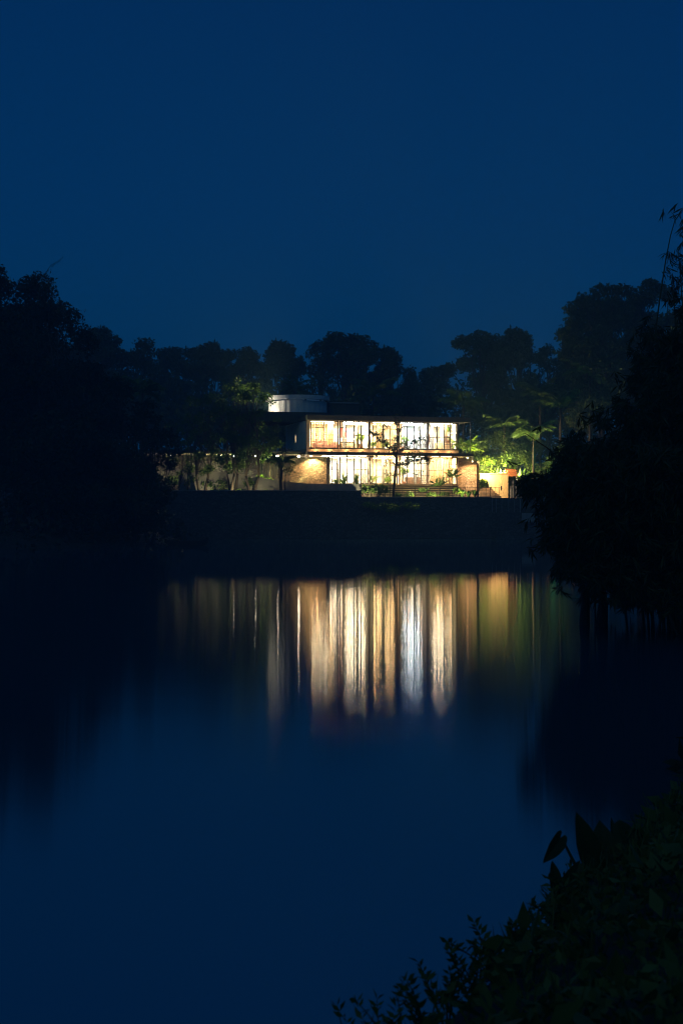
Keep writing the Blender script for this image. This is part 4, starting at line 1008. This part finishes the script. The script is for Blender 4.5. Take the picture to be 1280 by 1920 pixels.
for ci, (nm, base, (x0, x1, y0, y1), lb) in enumerate(clumps):
    r = rng(800+ci); e = empty(nm, (base[0], base[1], gz(*base)), label=lb, cat='bamboo', group='bamboo clumps of the right bank')
    o_ = np.array(e.location)
    Dm = base[1]; cul = MB(); tips = []
    # arching culms
    for k in range(22):
        px = r.uniform(x0+10, min(x1, 1330)); py = r.uniform(y0, y1-80); D = Dm + r.uniform(-2.2, 2.2)
        for _ in range(30):
            if in_poly(np.array([px]), np.array([py]))[0]: break
            px = r.uniform(x0+10, min(x1, 1330)); py = r.uniform(y0, y1-80)
        if ci == 0 and k < 4: px, py = ((1278, 415), (1268, 468), (1250, 520), (1258, 548))[k]; D = Dm - 1 + 0.6*k
        q = np.array(P(px, py, D)) - o_; b = np.array([r.normal()*0.5, r.normal()*0.5, -0.2]); top = max(q[2]+r.uniform(0.6, 1.6), 2.5)
        mid = np.array([b[0]+(q[0]-b[0])*(0.85 if ci == 0 and k < 4 else 0.35), b[1]+(q[1]-b[1])*0.4, top]); pts = []
        for i in range(11):
            t = i/10; pts.append(b*(1-t)**2 + 2*mid*t*(1-t) + q*t*t)
        cul.tube([tuple(p) for p in pts], [0.035*(1-0.85*i/10) for i in range(11)], 5)
        for t in (r.uniform(0.72, 1.0, 9) if ci == 0 and k < 4 else np.concatenate([r.uniform(0.35, 1.0, 24), r.uniform(0.9, 1.0, 10)])):
            i = min(int(t*10), 9); p = pts[i] + (pts[i+1]-pts[i])*(t*10-i); tips.append(p + r.normal(size=3)*[0.22, 0.3, 0.16])
    cul.build('culm', M['culm'], e, True)
    nn = 5200 if ci else 2600
    px = r.uniform(x0, x1, nn*3); py = r.uniform(y0, y1, nn*3); k = in_poly(px + r.normal(size=px.shape)*9, py + r.normal(size=px.shape)*9); px, py = px[k][:nn], py[k][:nn]
    gp = np.array([mnoise.noise((a_/42, b_/42, ci*7.0)) for a_, b_ in zip(px, py)])
    edge = np.clip((px - np.interp(py, [430, 560, 725, 830, 905, 1000, 1085, 1130], [1286, 1266, 1150, 1060, 965, 990, 1032, 1060]))/150, 0, 1)
    keep = gp > (-0.5*edge + 0.30*(1-edge)**1.5); px, py = px[keep], py[keep]
    D = Dm + r.uniform(-2.5, 2.5, len(px))
    body = np.stack([(px-640)/F*D, D, CZ+(960-py)/F*D], 1) - o_
    tips = np.concatenate([np.array(tips), body])
    V, Q = sprays(tips, r); mesh_np('foliage', V, Q, M['leaf_bamboo'], e)
# trunks standing in the water below them
for i, (px, D, th, lb) in enumerate([(1095, 31.5, 0.11, 'dark leaning trunk standing in the water under the bamboo'), (1127, 31.0, 0.13, 'thicker dark trunk in the water, right of the leaning one')]):
    r = rng(830+i); x = (px-640)/F*D; e = empty('drowned_tree', (x, D, 0), label=lb, cat='tree', group='trunks in the water under the bamboo')
    tb = MB(); tb.tube([(0.02, 0, -0.6), (0.0, 0, 0.1), (0.02+0.02*i, 0, 0.5), (-0.05, 0.05, 1.2), (0.1, 0.2, 2.4), (0.3, 0.3, 3.6)], [th*1.2, th*1.05, th*0.8, th*0.65, th*0.5, th*0.3], 9)
    for k in range(5): limb(tb, (0.05, 0.15, 1.6+0.35*k), (r.normal()*0.9, r.normal()*0.6, 2.2+0.5*k), 0.03, 0.008, r, 5, 0.15, 4)
    tb.build('trunk', M['bark'], e, True)
    V, Q = sprays(r.normal(size=(180, 3))*[0.6, 0.6, 0.7] + [0.1, 0.2, 2.9], r); mesh_np('crown', V, Q, M['leaf_bamboo'], e)
x = (1115-640)/F*31; tag(MB().tube([(x, 31, -0.3), (x, 31, 0.55)], 0.018, 6).tube([(x-0.06, 31, 0.55), (x+0.07, 31, 0.53)], 0.015, 6).build('mooring_stake', M['bark']), 'thin stake with a short cross piece in the water between the two trunks', 'stake')
# right bank scrub behind
n = 16000; r = rng(840); yy = r.uniform(13, 60, n); xx = np.interp(yy, RV[8:14, 1], RV[8:14, 0]) + r.uniform(-0.3, 6, n)
dd = shore_dist(xx[:, None], yy[:, None])[:, 0]; k = dd > -0.3; xx, yy, dd = xx[k], yy[k], dd[k]
zz = np.maximum(land_z(xx[:, None], yy[:, None])[:, 0], 0) + (0.25+0.35*np.clip(dd, 0, 4))*r.random(len(xx))**1.2*np.clip((yy-8)/14, 0.3, 1)
V, Q = leaves(np.stack([xx, yy, zz], 1), 0.24, r, 0.4, 0.1)
tag(mesh_np('scrub', V, Q, M['leaf_dark']), 'dark scrub along the right shore under the bamboo', 'scrub', kind='stuff')

# ------------------------------------------------------------------ foreground bank
r = rng(900); n = 46000
xx = r.uniform(-0.6, 7.5, n); yy = r.uniform(3.4, 16.5, n); dd = shore_dist(xx[:, None], yy[:, None])[:, 0]
k = (dd > -0.12 + 0.30*np.clip((8.5-yy)/2.5, 0, 1)) & (dd < 5.0) & (np.abs(xx)/yy < 0.36); xx, yy, dd = xx[k], yy[k], dd[k]
lump = np.array([0.55+0.6*mnoise.noise((a*1.1, b*1.1, 0.3))+0.4*mnoise.noise((a*2.6, b*2.6, 5)) for a, b in zip(xx, yy)])
hh = np.interp(yy, [7, 10, 13], [1.0, 0.7, 0.55])*(0.15 + 0.34*np.clip(dd+0.2, 0, 1))*np.clip(lump, 0.12, 1.3)
zz = np.maximum(land_z(xx[:, None], yy[:, None])[:, 0], -0.02) + hh*r.random(len(xx))**0.55
V, Q = leaves(np.stack([xx, yy, zz], 1), np.where(r.random(len(xx)) < 0.12, 0.15, 0.066), r, 0.5, -0.15)
tag(mesh_np('ground_cover', V, Q, M['leaf_bank']), 'low leafy ground cover on the near bank', 'ground cover', kind='stuff')
# grass blades among it
n = 5000; xx = r.uniform(0.3, 4.5, n); yy = r.uniform(3.6, 13, n); dd = shore_dist(xx[:, None], yy[:, None])[:, 0]; k = (dd > 0) & (dd < 4); xx, yy = xx[k], yy[k]
zz = land_z(xx[:, None], yy[:, None])[:, 0] + 0.1
V, Q = leaves(np.stack([xx, yy, zz], 1), 0.17, r, 0.05, 0, np.tile([0, 0, 1.0], (len(xx), 1)), 1.6)
tag(mesh_np('grass', V, Q, M['leaf_bank']), 'long grass blades in the near bank cover', 'grass', kind='stuff')

def ear_leaf(L_, w):
    """heart shaped leaf: base at origin, blade along -x of its own frame, tip at +L"""
    out = []
    prof = [(-0.20, 0.12), (-0.20, 0.30), (-0.05, 0.44), (0.18, 0.50), (0.42, 0.46), (0.65, 0.33), (0.86, 0.15), (1.0, 0.0)]
    mid = [(-0.02, 0.0), (0.0, 0.0), (0.02, 0.0), (0.16, 0.0), (0.34, 0.0), (0.56, 0.0), (0.79, 0.0), (1.0, 0.0)]
    V, Q = [], []
    for sgn in (1, -1):
        b = len(V)
        for (x, y), (mx_, _) in zip(prof, mid):
            V.append((mx_*L_, 0, -0.10*L_*max(0, mx_)**2)); V.append((x*L_, sgn*y*w, 0.16*w*y*2 - 0.10*L_*max(0, x)**2 + 0.02*L_*math.sin(x*14)))
        for i in range(len(prof)-1): Q.append([b+2*i, b+2*i+1, b+2*i+3, b+2*i+2])
    return np.array(V), np.array(Q)
def elephant_ear(loc, spec, label, seed):
    e = empty('elephant_ear', loc, label=label, cat='plant', group='elephant ear plants on the near bank'); o_ = Vector(loc); r = rng(seed)
    for (bx, by, tx, ty, D, dt, w, tilt) in spec:
        q = P(bx, by, D) - o_; t = P(tx, ty, D+dt) - o_; ax = (t-q); L_ = ax.length; ax.normalize()
        nrm = (Vector((tilt, -1, 0.25)) - ax*ax.dot(Vector((tilt, -1, 0.25)))).normalized(); sd = nrm.cross(ax)
        pts = [(r.normal()*0.03, r.normal()*0.03, -0.08), (q.x*0.45, q.y*0.45+0.02, q.z*0.5), (q.x*0.85, q.y*0.85+0.03, q.z*0.92), tuple(q+nrm*-0.004)]
        MB().tube(pts, [0.014, 0.011, 0.008, 0.005], 6).build('stalk', M['leaf_ear'], e)
        V, Q = ear_leaf(L_, w*1.15); V = np.array([tuple(q + ax*v[0] + sd*v[1] + nrm*v[2]) for v in V])
        mesh_np('leaf', V, Q, M['leaf_ear'], e, True)
for spec, b, lb, sd in [
    ([(1106, 1612, 1083, 1524, 9.6, -0.05, 0.15, 0.25), (1136, 1628, 1123, 1538, 9.7, 0.06, 0.21, -0.2), (1152, 1606, 1150, 1532, 9.75, 0.1, 0.12, 0.9), (1118, 1690, 1100, 1600, 9.5, 0.0, 0.24, 0.1), (1150, 1690, 1142, 1596, 9.6, 0.1, 0.26, -0.1)], (1130, 9.6), 'elephant ear plant with upright leaves, tallest on the near bank', 901),
    ([(1049, 1572, 1020, 1619, 9.3, -0.1, 0.10, 0.6), (1064, 1690, 1088, 1612, 9.2, 0.1, 0.17, 0.1), (1040, 1660, 1036, 1614, 9.1, 0.0, 0.08, 0.4)], (1098, 9.3), 'elephant ear plant with one leaf hanging out left over the water', 902),
    ([(1152, 1566, 1202, 1652, 10.0, -0.15, 0.24, -0.3), (1180, 1580, 1222, 1640, 10.1, 0.2, 0.22, 0.3), (1190, 1680, 1178, 1600, 9.9, 0.1, 0.24, 0.0)], (1175, 10.0), 'elephant ear plant with drooping leaves right of the upright one', 903)]:
    x = (b[0]-640)/F*b[1]; elephant_ear((x, b[1], max(0.02, gz(x, b[1]))), spec, lb, sd)
# leafy sprigs that break the outline of the bank
SPR = [(668, 1905, 6.1, -0.9, 0.34), (700, 1885, 6.2, -0.6, 0.30), (760, 1838, 6.5, -0.5, 0.30), (800, 1800, 6.8, -0.7, 0.30), (850, 1775, 7.1, -0.3, 0.26), (905, 1740, 7.4, -0.5, 0.46),
       (925, 1745, 7.5, 0.2, 0.42), (960, 1730, 7.8, -0.1, 0.34), (1000, 1715, 8.1, 0.1, 0.42), (1022, 1690, 8.4, -0.4, 0.50), (1042, 1670, 8.7, 0.1, 0.52), (1060, 1650, 9.0, -0.3, 0.46), (1230, 1570, 10.8, -0.2, 0.5), (1262, 1560, 11.0, 0.2, 0.55), (1285, 1600, 10.0, -0.3, 0.6)]
WHERE = ['lowest sprig reaching out left over the water at the bottom', 'second lowest sprig of the bank edge', 'sprig on the bank edge above the bottom pair', 'curling sprig on the lower bank edge', 'short sprig at the middle of the bank edge',
         'long twig leaning left over the water, middle of the bank edge', 'upright sprig beside the long leaning twig', 'short upright sprig below the elephant ears', 'bushy sprig left of the elephant ears', 'tall sprig under the hanging elephant ear leaf',
         'tall upright sprig touching the elephant ear stalks', 'sprig at the foot of the elephant ears', 'sprig right of the elephant ears', 'tall sprig near the right edge', 'tallest sprig at the right edge']
for i, (px, py, D, lean, h) in enumerate(SPR):
    r = rng(920+i); x = (px-640)/F*D + 0.10; z0 = max(0.0, gz(x, D)); e = empty('leafy_sprig', (x, D, z0), label=WHERE[i], cat='sprig', group='leafy sprigs on the near bank')
    h *= 0.6; px += 12; tip = max(0.1, P(px, py, D).z - z0 + 0.04); tb = MB(); c, d = [], []
    for k in range(4):
        t = np.array([lean*h*r.uniform(0.5, 1.2)+r.normal()*0.08, r.normal()*0.12, max(0.08, tip*r.uniform(0.6, 1.0))]); limb(tb, (0, 0, -0.05), t, 0.006, 0.002, r, 5, 0.12, 5)
        for s_ in np.linspace(0.35, 1.0, 9):
            p = t*s_ + np.array([0, 0, 0.05*math.sin(math.pi*s_)*np.linalg.norm(t)])
            for m in (-1, 1): c.append(p); d.append(np.array([m*0.8+r.normal()*0.3, r.normal()*0.6, 0.35]) + t/np.linalg.norm(t)*0.4)
    tb.build('stem', M['leaf_ear'], e); V, Q = leaves(np.array(c), 0.052, r, 0.42, 0.0, np.array(d), 0.6); mesh_np('foliage', V, Q, M['leaf_bank'], e)
dl = P(1237, 1830, 6.3); V, Q = leaves([(0, 0, 0)], 0.06, rng(5), 0.5, 0, [(0.5, -0.3, -0.6)], 0.1)
o = mesh_np('fallen_leaf', V, Q, M['leaf_dry']); o.location = dl; tag(o, 'single pale dry leaf caught in the near bank cover', 'leaf')

# ------------------------------------------------------------------ night haze over the river
hz = MB().box(-440, 440, -70, 650, -4, 60)
m, t, out = new_mat('haze_air'); pv = t.nodes.new('ShaderNodeVolumePrincipled')
pv.inputs['Color'].default_value = (0.42, 0.80, 1.0, 1); pv.inputs['Density'].default_value = 0.0014; pv.inputs['Anisotropy'].default_value = 0.0
t.links.new(pv.outputs[0], out.inputs['Volume'])
tag(hz.build('haze', m), kind='stuff')
